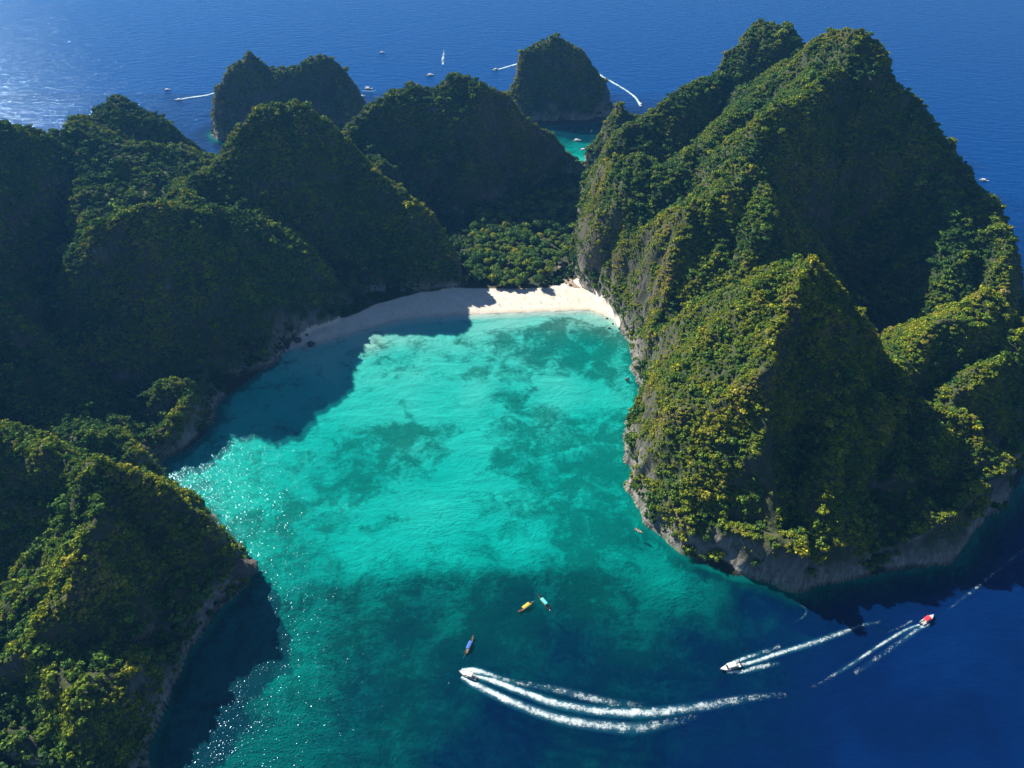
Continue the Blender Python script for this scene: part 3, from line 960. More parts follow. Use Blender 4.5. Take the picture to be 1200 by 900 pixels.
KINDS = [('broadleaf_tree', 'broad dark green tree', 0.28, 1.0, 5.8),
         ('bushy_tree', 'bright green bushy tree', 0.47, 0.95, 5.0),
         ('pale_tree', 'pale olive round-topped tree', 0.62, 1.0, 4.3)]
kind_me = []
for ki, (nm, lab, dry, fl, rad) in enumerate(KINDS):
    kind_me.append([(trunk_mesh(10 * ki + j), crown_mesh('crown', M_LEAF_O, 200 + 10 * ki + j, 520, 6, 0.115, fl)) for j in range(3)])

def ground(x, y):
    return float(samp(H, np.array([x]), np.array([y]))[0])

spots = []
xs_, ys_ = [p[0] for p in grove_poly], [p[1] for p in grove_poly]
for _ in range(14000):
    x, y = random.uniform(min(xs_), max(xs_)), random.uniform(min(ys_), max(ys_))
    if poly_sd(grove_poly, np.array([[x]]), np.array([[y]]))[0, 0] < 0.5:
        continue
    if all((x - a) ** 2 + (y - b) ** 2 > 4.6 ** 2 for a, b in spots):
        spots.append((x, y))
    if len(spots) >= 290:
        break
for x, y in spots:
    z = ground(x, y)
    if z > 30 or z < 0.5:
        continue
    ki = random.choices((0, 1, 2), (0.5, 0.33, 0.17))[0]
    nm, lab, dry, fl, rad = KINDS[ki]
    tm, cm = random.choice(kind_me[ki])
    s = random.uniform(0.75, 1.25)
    dsand = -float(samp(SANDY, np.array([x]), np.array([y]))[0])
    dpath = min(math.hypot(x - P(a_, b_, 1.5)[0], y - P(a_, b_, 1.5)[1]) for a_, b_ in ((676, 338), (663, 326), (657, 314)))
    dcl = float(samp(DV, np.array([x]), np.array([y]))[0])
    where = ('beside the brown earth path' if dpath < 11 else 'in the front row overhanging the white sand' if dsand < 9 else
             'under the tallest mountain\'s cliff behind the beach' if (dcl < 9 and x > 25) else 'at the foot of the flat-topped hill behind the beach' if (dcl < 12 and y > 690) else
             'in the middle of the grove behind the beach' if dsand < 60 else 'in the rear of the grove towards the inlet')
    t = tag(empty(nm, (x, y, z), random.uniform(0, 6.28)), lab + ' ' + where, 'tree', lab + 's of the grove ' + where)
    link('trunk', tm, t, scale=s)
    c = link('crown', cm, t, loc=(0, 0, 4.6 * s), scale=(rad * s * random.uniform(.9, 1.1), rad * s, rad * s * random.uniform(.85, 1.1)))
    c['dry'] = dry + random.uniform(-.12, .12)
# the spots where a palm rises out of the grove
print('grove trees', len(spots))

# ------------------------------------------------------------------ boats
M_WHITE = plain('white_gelcoat', (0.78, 0.78, 0.76), 0.25, var=0.05)
M_GREY = plain('grey_deck', (0.42, 0.42, 0.41), 0.7)
M_GLASS = plain('dark_windscreen', (0.03, 0.04, 0.05), 0.08)
M_BLACK = plain('black_cowling', (0.02, 0.02, 0.022), 0.35)
M_METAL = plain('steel_tube', (0.6, 0.6, 0.6), 0.3, 0.9)
M_WOOD = plain('varnished_wood', (0.30, 0.16, 0.075), 0.5, var=0.35, scale=1.5)
M_WOODG = plain('weathered_wood', (0.24, 0.17, 0.12), 0.8, var=0.35, scale=1.5)
M_RED = plain('red_canvas', (0.66, 0.035, 0.06), 0.7)
M_YEL = plain('yellow_canvas', (0.75, 0.48, 0.05), 0.7)
M_TUR = plain('turquoise_canvas', (0.10, 0.60, 0.62), 0.7)
M_BLU = plain('blue_canvas', (0.03, 0.14, 0.50), 0.7)
M_ORA = plain('orange_cloth', (0.80, 0.22, 0.05), 0.7)
M_SEAT = plain('cream_vinyl', (0.62, 0.56, 0.46), 0.6)

def hull_sections(L, W, Hh, bow_rise=0.4, keel=-0.5, stern=0.85, n=12, pointed=False):
    secs = []
    for k in range(n + 1):
        t = k / n
        x = -L / 2 + L * t
        wd = W / 2 * (stern + (1 - stern) * min(1, t * 3)) * max(0.02, (1 - max(0, (t - 0.45) / 0.55) ** 2.1))
        if pointed:
            wd = W / 2 * max(0.05, math.sin(math.pi * (0.10 + 0.90 * t)) ** 0.7 if t > 0.5 else 0.65 + 0.35 * math.sin(math.pi * t))
        top = Hh + bow_rise * t ** 3
        kz = keel * (1 - t ** 4) + (top - 0.3) * t ** 6
        secs.append((x, wd, top, kz))
    return secs

def hull_me(mat, *a, **k):
    bm = bmesh.new()
    rows = []
    for x, w, top, kz in hull_sections(*a, **k):
        zi = max(kz + 0.12, top - 0.42)
        rows.append([(x, w, top), (x, w * 0.88, (top + kz) * .45), (x, 0, kz), (x, -w * 0.88, (top + kz) * .45), (x, -w, top),
                     (x, -w * 0.86, top), (x, -w * 0.84, zi), (x, 0, zi), (x, w * 0.84, zi), (x, w * 0.86, top)])
    bm_loft(bm, rows)
    return bm_mesh('hull', bm, mat, False)

def box_me(name, mat, *boxes, bevel=0.0):
    bm = bmesh.new()
    for b in boxes:
        bm_box(bm, *b, bevel=bevel)
    return bm_mesh(name, bm, mat)

def tube_me(name, mat, a, b, r, rb=None, n=8):
    bm = bmesh.new()
    bm_tube(bm, a, b, r, rb, n)
    return bm_mesh(name, bm, mat, True)

def canopy_me(mat, x0, x1, w, z, sag=0.22, th=0.06):
    bm = bmesh.new()
    rows = []
    for k in range(7):
        x = x0 + (x1 - x0) * k / 6
        top = [(x, w * math.cos(math.pi * j / 6), z + sag * math.sin(math.pi * j / 6)) for j in range(7)]
        rows.append(top + [(p[0], p[1] * 0.97, p[2] - th) for p in top[::-1]])
    bm_loft(bm, rows)
    return bm_mesh('canopy', bm, mat, True)

_cache = {}
def speedboat_parts(cmat):
    if cmat.name in _cache:
        return _cache[cmat.name]
    deck = bmesh.new()
    secs = [s for s in hull_sections(11, 3.1, 1.0) if s[0] > 1.2]
    bm_loft(deck, [[(x, w * .84, t - 0.02), (x, 0, t + 0.12), (x, -w * .84, t - 0.02), (x, 0, t - 0.3)] for x, w, t, kz in secs])
    wind = bmesh.new()
    bm_loft(wind, [[(1.9, y * 1.0, 1.0), (1.25, y * .9, 1.75), (1.20, y * .9, 1.75), (1.85, y, 1.0)] for y in (-1.15, -.5, .5, 1.15)])
    parts = [('hull', hull_me(M_WHITE, 11, 3.1, 1.0)), ('foredeck', bm_mesh('foredeck', deck, M_WHITE)),
             ('cockpit_sole', box_me('cockpit_sole', M_GREY, (-4.9, 1.1, -1.1, 1.1, 0.60, 0.64))),
             ('windscreen', bm_mesh('windscreen', wind, M_GLASS)),
             ('canopy', canopy_me(cmat, -3.2, 1.4, 1.35, 2.35))]
    for x in (-3.0, 1.1):
        for y in (-1.22, 1.22):
            parts.append(('canopy_post', tube_me('canopy_post', M_METAL, (x, y, 0.95), (x, y * 1.02, 2.42), 0.035)))
    for y0 in (-1.12, 0.78):
        parts.append(('bench', box_me('bench', M_SEAT, (-4.2, 0.6, y0, y0 + 0.34, 0.64, 1.02), bevel=0.04)))
    parts.append(('helm_console', box_me('helm_console', M_WHITE, (0.75, 1.25, 0.1, 0.8, 0.64, 1.3), bevel=0.06)))
    bm = bmesh.new()
    for k in range(12):
        a, b = 2 * math.pi * k / 12, 2 * math.pi * (k + 1) / 12
        bm_tube(bm, (0.70, 0.45 + 0.2 * math.cos(a), 1.15 + 0.2 * math.sin(a)), (0.70, 0.45 + 0.2 * math.cos(b), 1.15 + 0.2 * math.sin(b)), 0.02, n=5)
    bm_tube(bm, (0.70, 0.25, 1.15), (0.70, 0.65, 1.15), 0.015, n=5)
    parts.append(('steering_wheel', bm_mesh('steering_wheel', bm, M_BLACK), 1))
    for y in (-0.55, 0.55):
        bm = bmesh.new()
        bm_box(bm, -5.85, -5.65, y - 0.07, y + 0.07, -0.5, 0.8)
        bm_box(bm, -5.7, -5.4, y - 0.16, y + 0.16, 0.5, 0.76)
        parts.append(('outboard_engine', bm_mesh('outboard_engine', bm, M_METAL)))
        parts.append(('cowling', box_me('cowling', M_BLACK, (-6.05, -5.45, y - 0.23, y + 0.23, 0.77, 1.45), bevel=0.1), 1))
    bm = bmesh.new()
    rp = [(x, w * .8, t + 0.55) for x, w, t, kz in secs] 
    for a, b in zip(rp, rp[1:]):
        bm_tube(bm, a, b, 0.03, n=5)
        bm_tube(bm, (a[0], -a[1], a[2]), (b[0], -b[1], b[2]), 0.03, n=5)
    for a in rp[::2]:
        bm_tube(bm, (a[0], a[1], a[2] - .55), a, 0.025, n=5)
        bm_tube(bm, (a[0], -a[1], a[2] - .55), (a[0], -a[1], a[2]), 0.025, n=5)
    parts.append(('bow_rail', bm_mesh('bow_rail', bm, M_METAL)))
    _cache[cmat.name] = parts
    return parts

def longtail_parts(cmat):
    key = 'lt' + cmat.name
    if key in _cache:
        return _cache[key]
    prow = bmesh.new()
    bm_loft(prow, [[(x, w, z), (x, -w, z), (x + .25, -w * .6, z - .45), (x + .25, w * .6, z - .45)] for x, w, z in ((4.2, .5, 1.0), (5.2, .3, 1.45), (5.9, .16, 2.05), (6.3, .09, 2.7))])
    parts = [('hull', hull_me(M_WOOD, 10.4, 2.1, 0.75, bow_rise=0.5, keel=-0.35, pointed=True)), ('prow', bm_mesh('prow', prow, M_WOOD)),
             ('deck', box_me('deck', M_WOODG, (-4.2, 3.4, -.72, .72, 0.42, 0.47))),
             ('canopy', canopy_me(cmat, -2.9, 2.4, 1.02, 1.95, 0.18)),
             ('bow_cloth', box_me('bow_cloth', M_ORA, (5.68, 5.98, -.2, .2, 1.6, 2.1), bevel=.05)),
             ('engine', box_me('engine', M_BLACK, (-5.3, -4.5, -.28, .28, 0.75, 1.35), bevel=.06)),
             ('propeller_shaft', tube_me('propeller_shaft', M_METAL, (-5.32, 0, 1.0), (-8.6, 0.35, -0.1), 0.05, 0.04), 1)]
    for x in (-2.7, -0.3, 2.2):
        for y in (-.92, .92):
            parts.append(('canopy_post', tube_me('canopy_post', M_WOODG, (x, y, 0.55), (x, y, 1.98), 0.035)))
    for x in (-3.4, -1.6, 0.0, 1.6, 3.0):
        parts.append(('thwart', box_me('thwart', M_WOODG, (x - .16, x + .16, -.74, .74, 0.58, 0.63))))
    _cache[key] = parts
    return parts

def rowboat_parts():
    if 'row' in _cache:
        return _cache['row']
    parts = [('hull', hull_me(M_WOODG, 6.2, 2.0, 0.6, bow_rise=0.25, keel=-0.25, stern=.8))]
    for x in (-1.9, -.3, 1.2):
        parts.append(('bench', box_me('bench', M_SEAT, (x - .18, x + .18, -.75, .75, 0.42, 0.47))))
    parts.append(('outboard_engine', box_me('outboard_engine', M_BLACK, (-3.4, -3.0, -.2, .2, .5, 1.0), bevel=.06)))
    _cache['row'] = parts
    return parts

def put_boat(name, parts, stern_px, bow_px, label, cat, group, at=0.5, scale=1.0):
    sx, sy = P(*stern_px)
    bx, by = P(*bow_px)
    o = tag(empty(name, (sx + (bx - sx) * at, sy + (by - sy) * at, 0.02), math.atan2(by - sy, bx - sx), scale), label, cat, group)
    last = None
    for part in parts:
        if len(part) == 3:                       # a piece of the part before it
            link(part[0], part[1], last)
        else:
            last = link(part[0], part[1], o)
    return o

SPW, SPR = speedboat_parts(M_WHITE), speedboat_parts(M_RED)
G_RUN, G_MOOR = 'speedboats under way', 'longtail boats moored in the bay'
put_boat('speedboat', SPW, (559, 796), (537, 787), 'white speedboat carving the longest, widest wake across the bay mouth', 'speedboat', G_RUN)
put_boat('speedboat', SPW, (868, 779), (842, 786), 'white speedboat trailing a short straight white wake near the pyramid headland', 'speedboat', G_RUN, scale=1.15)
put_boat('speedboat', SPR, (1077, 733), (1096, 720), 'white speedboat with red canopy heading out to the dark open sea', 'speedboat', G_RUN)
put_boat('longtail_boat', longtail_parts(M_YEL), (624, 706), (608, 718), 'moored longtail boat with yellow canopy beside one with a turquoise canopy', 'longtail boat', G_MOOR)
put_boat('longtail_boat', longtail_parts(M_TUR), (645, 715), (630, 698), 'moored longtail boat with turquoise canopy beside one with a yellow canopy', 'longtail boat', G_MOOR)
put_boat('longtail_boat', longtail_parts(M_BLU), (546, 766), (554, 749), 'moored longtail boat with blue canopy just off the longest speedboat wake', 'longtail boat', G_MOOR)
put_boat('rowing_boat', rowboat_parts(), (744, 620), (753, 625), 'small brown wooden boat floating by the foot of the pyramid headland', 'rowing boat', None)
put_boat('speedboat', SPW, (216, 117), (202, 118), 'distant speedboat whose white wake ends at the twin-peaked island', 'speedboat', G_RUN)
put_boat('speedboat', SPW, (586, 81), (574, 83), 'distant speedboat leaving a wake that starts behind the domed island', 'speedboat', G_RUN)
put_boat('speedboat', SPW, (748, 119), (753, 128), 'distant speedboat with curved wake heading for the small green knoll', 'speedboat', G_RUN, scale=1.1)
put_boat('speedboat', SPW, (519, 66), (518, 76), 'distant speedboat with short wake beyond the flat-topped hill', 'speedboat', G_RUN, scale=.9)
G_AN = 'boats lying off the far shore'
for s, b, lab, sc_ in [((426, 104), (438, 105), 'large white boat anchored between the twin-peaked island and flat-topped hill', 1.3),
                       ((422, 113), (428, 113), 'small white boat tight against the shore of the twin-peaked island', .8),
                       ((500, 89), (509, 88), 'white boat half hidden by the crest of the flat-topped hill', 1.2),
                       ((193, 106), (200, 105), 'small white boat ahead of the wake that ends at the twin-peaked island', .9),
                       ((445, 62), (451, 62), 'tiny white boat far out beyond the large anchored white boat', .9)]:
    put_boat('motorboat', SPW, s, b, lab, 'motorboat', G_AN, scale=sc_)
for s, b, lab, sc_ in [((672, 165), (681, 165), 'white boat anchored in the middle of the narrow turquoise inlet', 1.0),
                       ((680, 176), (687, 175), 'white boat moored at the knoll shore deep in the narrow inlet', .8),
                       ((691, 156), (695, 152), 'white boat moored at the knoll shore near the inlet mouth', .8)]:
    put_boat('motorboat', SPW, s, b, lab, 'motorboat', 'boats in the narrow inlet', scale=sc_)
put_boat('motorboat', SPW, (1147, 211), (1159, 213), 'lone white boat close under the outer shore of the tallest mountain', 'motorboat', G_AN, scale=1.0)

# ------------------------------------------------------------------ wakes
def make_foam():
    m, nt, out = new_mat('wake_foam')
    geo = nd(nt, 'ShaderNodeNewGeometry')
    pos = geo.outputs['Position']
    at = nd(nt, 'ShaderNodeAttribute', attribute_name='foam')
    n1 = noise_node(nt, pos, 0.75, 7, 0.78, 1.0)
    n2 = noise_node(nt, pos, 0.16, 4, 0.6, 0.3)
    v = mth(nt, 'ADD', at.outputs['Fac'], mth(nt, 'MULTIPLY', mth(nt, 'SUBTRACT', n1, 0.5), 2.8))
    v = mth(nt, 'ADD', v, mth(nt, 'MULTIPLY', mth(nt, 'SUBTRACT', n2, 0.5), 1.7))
    a = ramp(nt, v, [(0.34, (0, 0, 0)), (1.15, (0.97, 0.97, 0.97))])
    a = mth(nt, 'MULTIPLY', a, ramp(nt, at.outputs['Fac'], [(0.0, (0, 0, 0)), (0.25, (1, 1, 1))]))
    d = nd(nt, 'ShaderNodeBsdfDiffuse')
    d.inputs['Color'].default_value = (0.62, 0.74, 0.78, 1)
    bp = nd(nt, 'ShaderNodeBump')
    bp.inputs['Distance'].default_value = 0.5
    nt.links.new(n1, bp.inputs['Height'])
    nt.links.new(bp.outputs[0], d.inputs['Normal'])
    t = nd(nt, 'ShaderNodeBsdfTransparent')
    mx = nd(nt, 'ShaderNodeMixShader')
    nt.links.new(a, mx.inputs[0])
    nt.links.new(t.outputs[0], mx.inputs[1])
    nt.links.new(d.outputs[0], mx.inputs[2])
    nt.links.new(mx.outputs[0], out.inputs[0])
    return m
M_FOAM = make_foam()

def make_churn():
    m, nt, out = new_mat('churned_water')
    geo = nd(nt, 'ShaderNodeNewGeometry')
    at = nd(nt, 'ShaderNodeAttribute', attribute_name='foam')
    n1 = noise_node(nt, geo.outputs['Position'], 0.35, 7, 0.75, 0.8)
    a = ramp(nt, mth(nt, 'MULTIPLY', at.outputs['Fac'], mth(nt, 'ADD', 0.1, mth(nt, 'MULTIPLY', n1, 1.6))), [(0.08, (0, 0, 0)), (1.0, (0.62, 0.62, 0.62))])
    d = nd(nt, 'ShaderNodeBsdfDiffuse')
    d.inputs['Color'].default_value = (0.03, 0.27, 0.42, 1)
    t = nd(nt, 'ShaderNodeBsdfTransparent')
    mx = nd(nt, 'ShaderNodeMixShader')
    nt.links.new(a, mx.inputs[0])
    nt.links.new(t.outputs[0], mx.inputs[1])
    nt.links.new(d.outputs[0], mx.inputs[2])
    nt.links.new(mx.outputs[0], out.inputs[0])
    return m
M_CHURN = make_churn()

def wake(arms, label):
    """arms: list of ([(px, py, half width m, strength)], lift)"""
    v, f, fo, mi = [], [], [], []
    arms = arms + [([(p[0], p[1], p[2] * 1.35 + 0.5, p[3] * 0.6) for p in a[0]], 0.045 + 0.012 * q) for q, a in enumerate(arms)]
    n_foam = len(arms) // 2
    for ai, (pts, lift) in enumerate(arms):
        w = [(*P(p[0], p[1]), p[2] * 0.85, p[3]) for p in pts]
        fine = []
        for k in range(len(w) - 1):                        # Catmull-Rom through the pixels
            p0, p1, p2, p3 = w[max(k - 1, 0)], w[k], w[k + 1], w[min(k + 2, len(w) - 1)]
            for j in range(10):
                t = j / 10
                fine.append([0.5 * (2 * p1[i] + (p2[i] - p0[i]) * t + (2 * p0[i] - 5 * p1[i] + 4 * p2[i] - p3[i]) * t * t + (3 * p1[i] - p0[i] - 3 * p2[i] + p3[i]) * t ** 3) for i in range(4)])
        fine.append(list(w[-1]))
        base = len(v)
        m = 9
        for k, (x, y, hw, st) in enumerate(fine):
            a, b = fine[max(k - 1, 0)], fine[min(k + 1, len(fine) - 1)]
            tx, ty = b[0] - a[0], b[1] - a[1]
            L = math.hypot(tx, ty) + 1e-6
            for j in range(m):
                c = (j / (m - 1)) * 2 - 1
                v.append((x - ty / L * c * hw, y + tx / L * c * hw, lift + (0.25 if ai < n_foam else 0.0) * (1 - c * c) * min(1, st)))
                fo.append(max(0.0, st) * 0.86 * (1 - abs(c) ** 1.6) if 0 < k < len(fine) - 1 else 0.0)
        for k in range(len(fine) - 1):
            for j in range(m - 1):
                a = base + k * m + j
                f.append((a, a + 1, a + m + 1, a + m))
                mi.append(0 if ai < n_foam else 1)
    me = mesh_np('wake', v, f, M_FOAM)
    me.materials.append(M_CHURN)
    me.polygons.foreach_set('material_index', np.array(mi, dtype=np.int32))
    attr_np(me, 'foam', fo)
    return tag(link('wake', me), label, 'wake', 'foam wakes behind speedboats', 'stuff')

wake([([(552, 792, 1.2, 1.2), (575, 797, 2.2, 1.3), (610, 810, 2.6, 1.2), (650, 824, 3.0, 1.15), (700, 833, 3.2, 1.1), (760, 835, 3.4, 1.05), (820, 828, 3.4, .7), (880, 818, 3.2, .42), (935, 812, 3.0, .12)], 0.10),
      ([(540, 793, 1.4, 1.1), (560, 804, 2.6, 1.25), (600, 823, 3.0, 1.1), (650, 841, 3.4, .95), (700, 850, 3.8, .85), (745, 853, 3.8, .72), (790, 846, 3.5, .4), (820, 838, 3, .2)], 0.14),
      ([(540, 785, 1.2, 1.1), (556, 786, 2.4, 1.2), (574, 791, 2.2, 1.0), (600, 799, 2.2, .45), (640, 806, 2.8, .48), (680, 815, 3.4, .52), (720, 824, 3.4, .45), (760, 826, 3, .22)], 0.12)],
     'longest white wake curving across the bay mouth in three foam bands')
wake([([(862, 781, 1.2, 1.1), (885, 775, 1.6, 1.15), (915, 765, 1.8, 1.0), (945, 756, 2.0, .95), (985, 742, 2.0, .75), (1010, 733, 1.8, .45), (1034, 728, 1.6, .25)], 0.10),
      ([(850, 787, 1.2, 1.1), (870, 787, 1.6, .9), (890, 782, 2.0, .62), (915, 776, 2.0, .3)], 0.14),
      ([(850, 781, 1.2, 1.1), (868, 773, 1.6, .95), (890, 766, 1.8, .62), (915, 757, 2.0, .3)], 0.12)],
     'short straight white wake running back towards the foot of the pyramid headland')
wake([([(1078, 732, .8, 1.1), (1060, 739, 1.2, .95), (1030, 757, 1.2, .8), (1000, 777, 1.3, .65), (970, 795, 1.4, .3), (945, 809, 1.6, .12)], 0.10),
      ([(1090, 731, 1.0, 1.0), (1076, 737, 1.6, .75), (1055, 752, 2.0, .45), (1030, 770, 2.2, .34), (1000, 790, 2.4, .28)], 0.14),
      ([(1070, 727, .8, .6), (1055, 735, 1.2, .3), (1040, 741, 1.2, .2)], 0.12)],
     'thin pale wake behind the speedboat with the red canopy')
wake([([(1108, 716, 1.0, .22), (1130, 700, 1.4, .36), (1150, 684, 1.6, .40), (1175, 664, 1.8, .42), (1205, 640, 1.8, .42)], 0.10)],
     'faint old wake line ahead of the speedboat with the red canopy')
wake([([(929, 700, .6, .2), (938, 708, .8, .42), (945, 716, .9, .42), (940, 724, .8, .38), (930, 730, .6, .2)], 0.10)], 'faint curled foam line off the tip of the pyramid headland')
wake([([(208, 117, 2.4, 1.4), (225, 114, 3.6, 1.4), (240, 112, 4.0, 1.2), (255, 108, 4, 1.0)], 0.1)], 'white wake ending at the twin-peaked island')
wake([([(578, 83, 2, 1.3), (592, 79, 3.6, 1.2), (606, 75, 4.4, 1.2), (618, 71, 4, 1.0)], 0.1)], 'white wake coming out from behind the domed island')
wake([([(751, 125, 2.6, 1.4), (745, 115, 3.2, 1.3), (735, 107, 3.0, 1.2), (722, 99, 3.6, 1.2), (708, 91, 3.6, 1.2), (698, 84, 3, 1.0)], 0.1)], 'curved white wake between the domed island and the green knoll')
wake([([(519, 76, 3.0, 1.0), (519, 70, 3.5, .95), (520, 62, 3, .6), (520, 57, 2, .3)], 0.1)], 'short upright splash wake beyond the flat-topped hill')
wake([([(424, 106, 2, .5), (433, 107, 3, .8), (441, 106, 2.4, .5)], 0.1)], 'small foam patch round the large anchored white boat')

# ------------------------------------------------------------------ boulders
def boulder_mesh(seed):
    bm = bmesh.new()
    bmesh.ops.create_icosphere(bm, subdivisions=3, radius=1.0)
    co = np.array([v.co for v in bm.verts])
    n = noise3(co[:, 0] * 1.1 + seed, co[:, 1] * 1.1, co[:, 2] * 1.1, seed) * .35 + noise3(co[:, 0] * 2.7, co[:, 1] * 2.7 + seed, co[:, 2] * 2.7, seed + 1) * .16
    for v, k in zip(bm.verts, n):
        v.co *= 1 + k
        v.co.z *= 0.8
    return bm_mesh('boulder', bm, M_BOULDER, False)

def make_boulder_mat():
    m, nt, out = new_mat('dark_boulder_rock')
    b = nd(nt, 'ShaderNodeBsdfPrincipled')
    b.inputs['Roughness'].default_value = 0.9
    tc = nd(nt, 'ShaderNodeNewGeometry')
    n = noise_node(nt, tc.outputs['Position'], 0.9, 7, 0.7)
    nt.links.new(ramp(nt, n, [(0.3, (0.035, 0.03, 0.026)), (0.55, (0.10, 0.085, 0.07)), (0.75, (0.2, 0.18, 0.15))]), b.inputs['Base Color'])
    nt.links.new(b.outputs[0], out.inputs[0])
    return m
M_BOULDER = make_boulder_mat()
BM = [boulder_mesh(3 + 7 * k) for k in range(4)]
def boulder(px, py, r, label, group=None, zoff=0.2):
    x, y = P(px, py)
    z = max(ground(x, y), -0.6)
    o = link('boulder', random.choice(BM), loc=(x, y, z + zoff * r), rz=random.uniform(0, 6), scale=(r * random.uniform(.9, 1.2), r * random.uniform(.8, 1.1), r))
    tag(o, label, 'boulder', group)
boulder(349, 400, 3.6, 'large dark boulder at the shaded tip of the beach, against the cliff')
boulder(364, 404, 3.2, 'large dark boulder standing in the shallows at the shaded tip of the beach')
boulder(360, 394, 1.3, 'small dark boulder on sand behind the two large beach boulders')
boulder(287, 676, 7.0, 'big dark rock in the water at the tip of the foreground headland')
for px, py, r in [(711, 373, 1.1), (718, 379, 0.9), (714, 384, 1.2), (726, 385, 1.3)]:
    boulder(px, py, r, 'small dark rock in the shallows at the sunlit end of the beach', 'rocks at the sunlit end of the beach')
for px, py, r in [(735, 444, 1.6), (738, 480, 1.4), (735, 542, 1.3), (738, 395, 1.4)]:
    boulder(px, py, r, 'small rock in the water along the foot of the sunlit spur', 'rocks along the foot of the spur')
for px, py, r in [(666, 331, 1.2), (668, 337, 1.5), (658, 327, 1.0), (663, 335, 0.8), (671, 333, 0.9)]:
    boulder(px, py, r, 'brown rock beside the earth path leaving the beach', 'rocks beside the earth path')
for px, py, r in [(184, 549, 3.0), (178, 545, 2.4)]:
    boulder(px, py, r, 'dark rock at the shaded cove below the wooded knoll', 'rocks at the shaded cove')

# ------------------------------------------------------------------ earth path and hut at the back of the beach
M_PATH = plain('trodden_earth', (0.34, 0.25, 0.19), 0.95, var=0.4, scale=0.6)
pv, pf = [], []
ppx = [(676, 338, 3.2), (669, 333, 4.0), (663, 326, 5.0), (660, 320, 5.4), (657, 314, 3.5), (654, 309, 2.0)]
for k, (px, py, hw) in enumerate(ppx):
    x, y = P(px, py, 1.5)
    for c in (-1, -.5, 0, .5, 1):
        xx = x + c * hw + random.uniform(-.5, .5)
        pv.append((xx, y + random.uniform(-.4, .4), ground(xx, y) + 0.25))
for k in range(len(ppx) - 1):
    for j in range(4):
        a = k * 5 + j
        pf.append((a, a + 1, a + 6, a + 5))
tag(link('path', mesh_np('path', pv, pf, M_PATH)), 'brown earth path from the beach into the grove', kind='structure')
M_ROOF = plain('sun_bleached_roof', (0.50, 0.46, 0.42), 0.8, var=0.2, scale=1.0)
hx, hy = P(656, 312, 3)
hz = ground(hx, hy)
hut = tag(empty('hut', (hx, hy, hz), 0.4), 'small hut with bleached grey roof at the head of the earth path', 'hut')
link('wall', box_me('wall', M_WOODG, (-2.2, 2.2, -1.7, 1.7, 0.0, 2.6)), hut)
bm = bmesh.new()
bm_loft(bm, [[(x, -2.3, 2.4), (x, 0, 4.0), (x, 2.3, 2.4), (x, 2.2, 2.25), (x, 0, 3.85), (x, -2.2, 2.25)] for x in (-2.8, 2.8)])
link('roof', bm_mesh('roof', bm, M_ROOF), hut)
link('door', box_me('door', M_BLACK, (-0.5, 0.5, -1.76, -1.703, 0.02, 2.0)), hut)
for px, py, L, a in [(662, 331, 6, 2.3), (655, 324, 4, .2), (667, 322, 4, 1.1), (640, 341, 4, .3)]:
    x, y = P(px, py, 2)
    z = ground(x, y) + .35
    bm = bmesh.new()
    bm_tube(bm, (-L / 2, 0, 0), (0, .25, .1), .26, .22, 7)
    bm_tube(bm, (0, .25, .1), (L / 2, 0, .35), .22, .1, 7)
    bm_tube(bm, (L * .2, .1, .2), (L * .36, .8, .6), .1, .05, 5)
    tag(link('driftwood_log', bm_mesh('driftwood_log', bm, plain('bleached_wood', (.55, .47, .38), .9), True), loc=(x, y, z), rz=a),
        'bleached driftwood log lying where the grove meets the sand', 'log', 'driftwood logs at the grove edge')

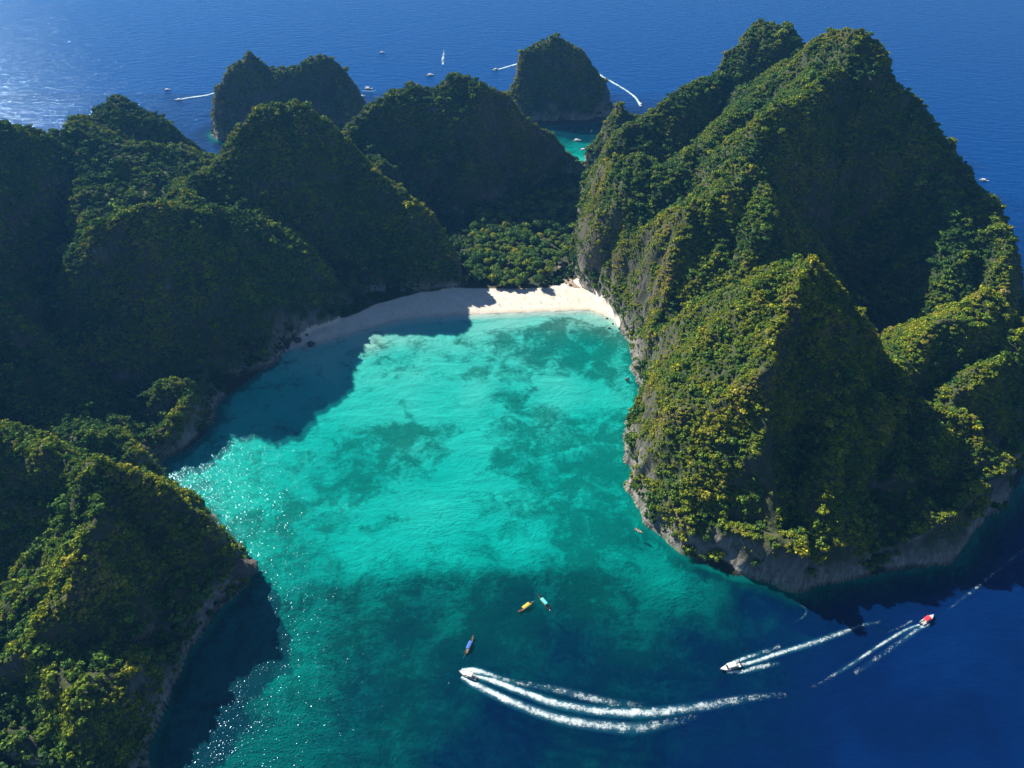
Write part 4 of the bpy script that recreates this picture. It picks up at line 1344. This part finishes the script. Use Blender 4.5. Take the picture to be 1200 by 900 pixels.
# ------------------------------------------------------------------ people on the beach
M_SKIN = plain('tanned_skin', (0.26, 0.14, 0.09), 0.6)
M_HAIR = plain('dark_hair', (0.025, 0.018, 0.014), 0.6)
def person_mesh(pose, suit):
    if pose == 0:     # standing
        J = [(0, 0, .95), (0, 0, 1.15), (0, 0, 1.40), (0, 0, 1.52), (0, .01, 1.64), (0, .01, 1.72),
             (.18, 0, 1.42), (.23, .02, 1.14), (.24, -.06, .88), (-.18, 0, 1.42), (-.23, .02, 1.14), (-.25, -.05, .88),
             (.10, 0, .90), (.11, -.02, .50), (.12, .02, .07), (.13, -.14, .03), (-.10, 0, .90), (-.11, -.02, .50), (-.12, .02, .07), (-.13, -.14, .03)]
    else:             # walking
        J = [(0, 0, .93), (0, -.02, 1.13), (0, -.05, 1.38), (0, -.06, 1.50), (0, -.07, 1.62), (0, -.07, 1.70),
             (.18, -.05, 1.40), (.22, .14, 1.16), (.21, .10, .92), (-.18, -.05, 1.40), (-.22, -.16, 1.16), (-.20, -.34, 1.02),
             (.10, 0, .88), (.11, -.22, .52), (.11, -.28, .08), (.11, -.43, .04), (-.10, 0, .88), (-.11, .06, .48), (-.11, .36, .16), (-.11, .30, .04)]
    E = [(0, 1), (1, 2), (2, 3), (3, 4), (4, 5), (2, 6), (6, 7), (7, 8), (2, 9), (9, 10), (10, 11), (0, 12), (12, 13), (13, 14), (14, 15), (0, 16), (16, 17), (17, 18), (18, 19)]
    Rr = [.15, .13, .15, .055, .10, .07, .065, .045, .035, .065, .045, .035, .095, .06, .042, .035, .095, .06, .042, .035]
    me = bpy.data.meshes.new('person_skeleton')
    me.from_pydata(J, E, [])
    o = bpy.data.objects.new('person_skeleton', me)
    col.objects.link(o)
    md = o.modifiers.new('skin', 'SKIN')
    for sv, r in zip(me.skin_vertices[0].data, Rr):
        sv.radius = (r, r)
    me.skin_vertices[0].data[0].use_root = True
    sb = o.modifiers.new('sub', 'SUBSURF')
    sb.levels = 1
    dg = bpy.context.evaluated_depsgraph_get()
    res = bpy.data.meshes.new_from_object(o.evaluated_get(dg))
    bpy.data.objects.remove(o)
    res.name = 'person'
    res.materials.clear()
    for m in (M_SKIN, suit, M_HAIR):
        res.materials.append(m)
    for p in res.polygons:
        z = p.center.z
        x = abs(p.center.x)
        p.material_index = 2 if z > 1.64 or (z > 1.56 and p.center.y > 0.03 and x < .12) else (1 if (0.62 < z < 1.42 and x < 0.17) else 0)
        p.use_smooth = True
    return res
SUITS = [('dark', plain('dark_clothes', (0.02, 0.022, 0.03), .8)), ('red', plain('red_clothes', (0.5, 0.04, 0.04), .8)), ('blue', plain('blue_clothes', (0.04, 0.10, 0.35), .8)), ('white', plain('white_clothes', (0.7, 0.7, 0.7), .8))]
PM = {(nm, po): person_mesh(po, m) for nm, m in SUITS for po in (0, 1)}
sunny = [(212, 232), (283, 185), (323, 185), (268, 215), (352, 208), (358, 205), (430, 200), (448, 152), (490, 195), (550, 197), (497, 222), (600, 150), (618, 190), (624, 193), (630, 135),
         (735, 200), (737, 150), (792, 175), (808, 200), (820, 185), (938, 165), (972, 200), (640, 140), (325, 122), (350, 128), (660, 195), (570, 170), (385, 170), (700, 168), (860, 180), (780, 128), (800, 100), (812, 95), (790, 92), (690, 205), (245, 155)]
shady = [(357, 275), (305, 285), (385, 312), (400, 310), (420, 300), (550, 230), (603, 232), (615, 213), (620, 210), (703, 187), (737, 195), (803, 163), (908, 120), (1020, 123), (1073, 142), (1075, 85), (1145, 150), (1010, 105), (980, 140), (860, 150)]
pts = [(520 + a / 5.4545, 320 + b / 5.4545, 'sunlit') for a, b in sunny] + [(320 + a / 5, 330 + b / 5, 'shaded') for a, b in shady]
for px, py, where in pts:
    nm = random.choices(('dark', 'red', 'blue', 'white'), (.66, .14, .16, .04))[0]
    po = random.choice((0, 1))
    x, y = P(px, py, 0.8)
    s = random.uniform(1.0, 1.12)
    o = link('person', PM[(nm, po)], loc=(x, y, ground(x, y)), rz=random.uniform(0, 6.28), scale=s)
    dw = float(samp(D, np.array([x]), np.array([y]))[0])
    spot = 'near the waterline' if dw < 7 else 'near the grove edge' if dw > 15 else 'in mid beach'
    tag(o, 'person in %s clothes %s %s on the %s white sand' % (nm, 'walking' if po else 'standing', spot, where), 'person', 'people %s on the %s sand' % (spot, where))

# ------------------------------------------------------------------ haze
hb = bmesh.new()
bm_box(hb, -32000, 32000, -32000, 32000, -38.0, 395.0)
hm, hnt, hout = new_mat('haze_air')
pv_ = nd(hnt, 'ShaderNodeVolumePrincipled')
pv_.inputs['Color'].default_value = (0.12, 0.42, 1.0, 1)
pv_.inputs['Density'].default_value = 0.00007
pv_.inputs['Anisotropy'].default_value = 0.25
hnt.links.new(pv_.outputs[0], hout.inputs['Volume'])
hz_o = link('haze', bm_mesh('haze', hb, hm))
tag(hz_o, 'thin blue sea haze filling the air over the islands', kind='stuff')
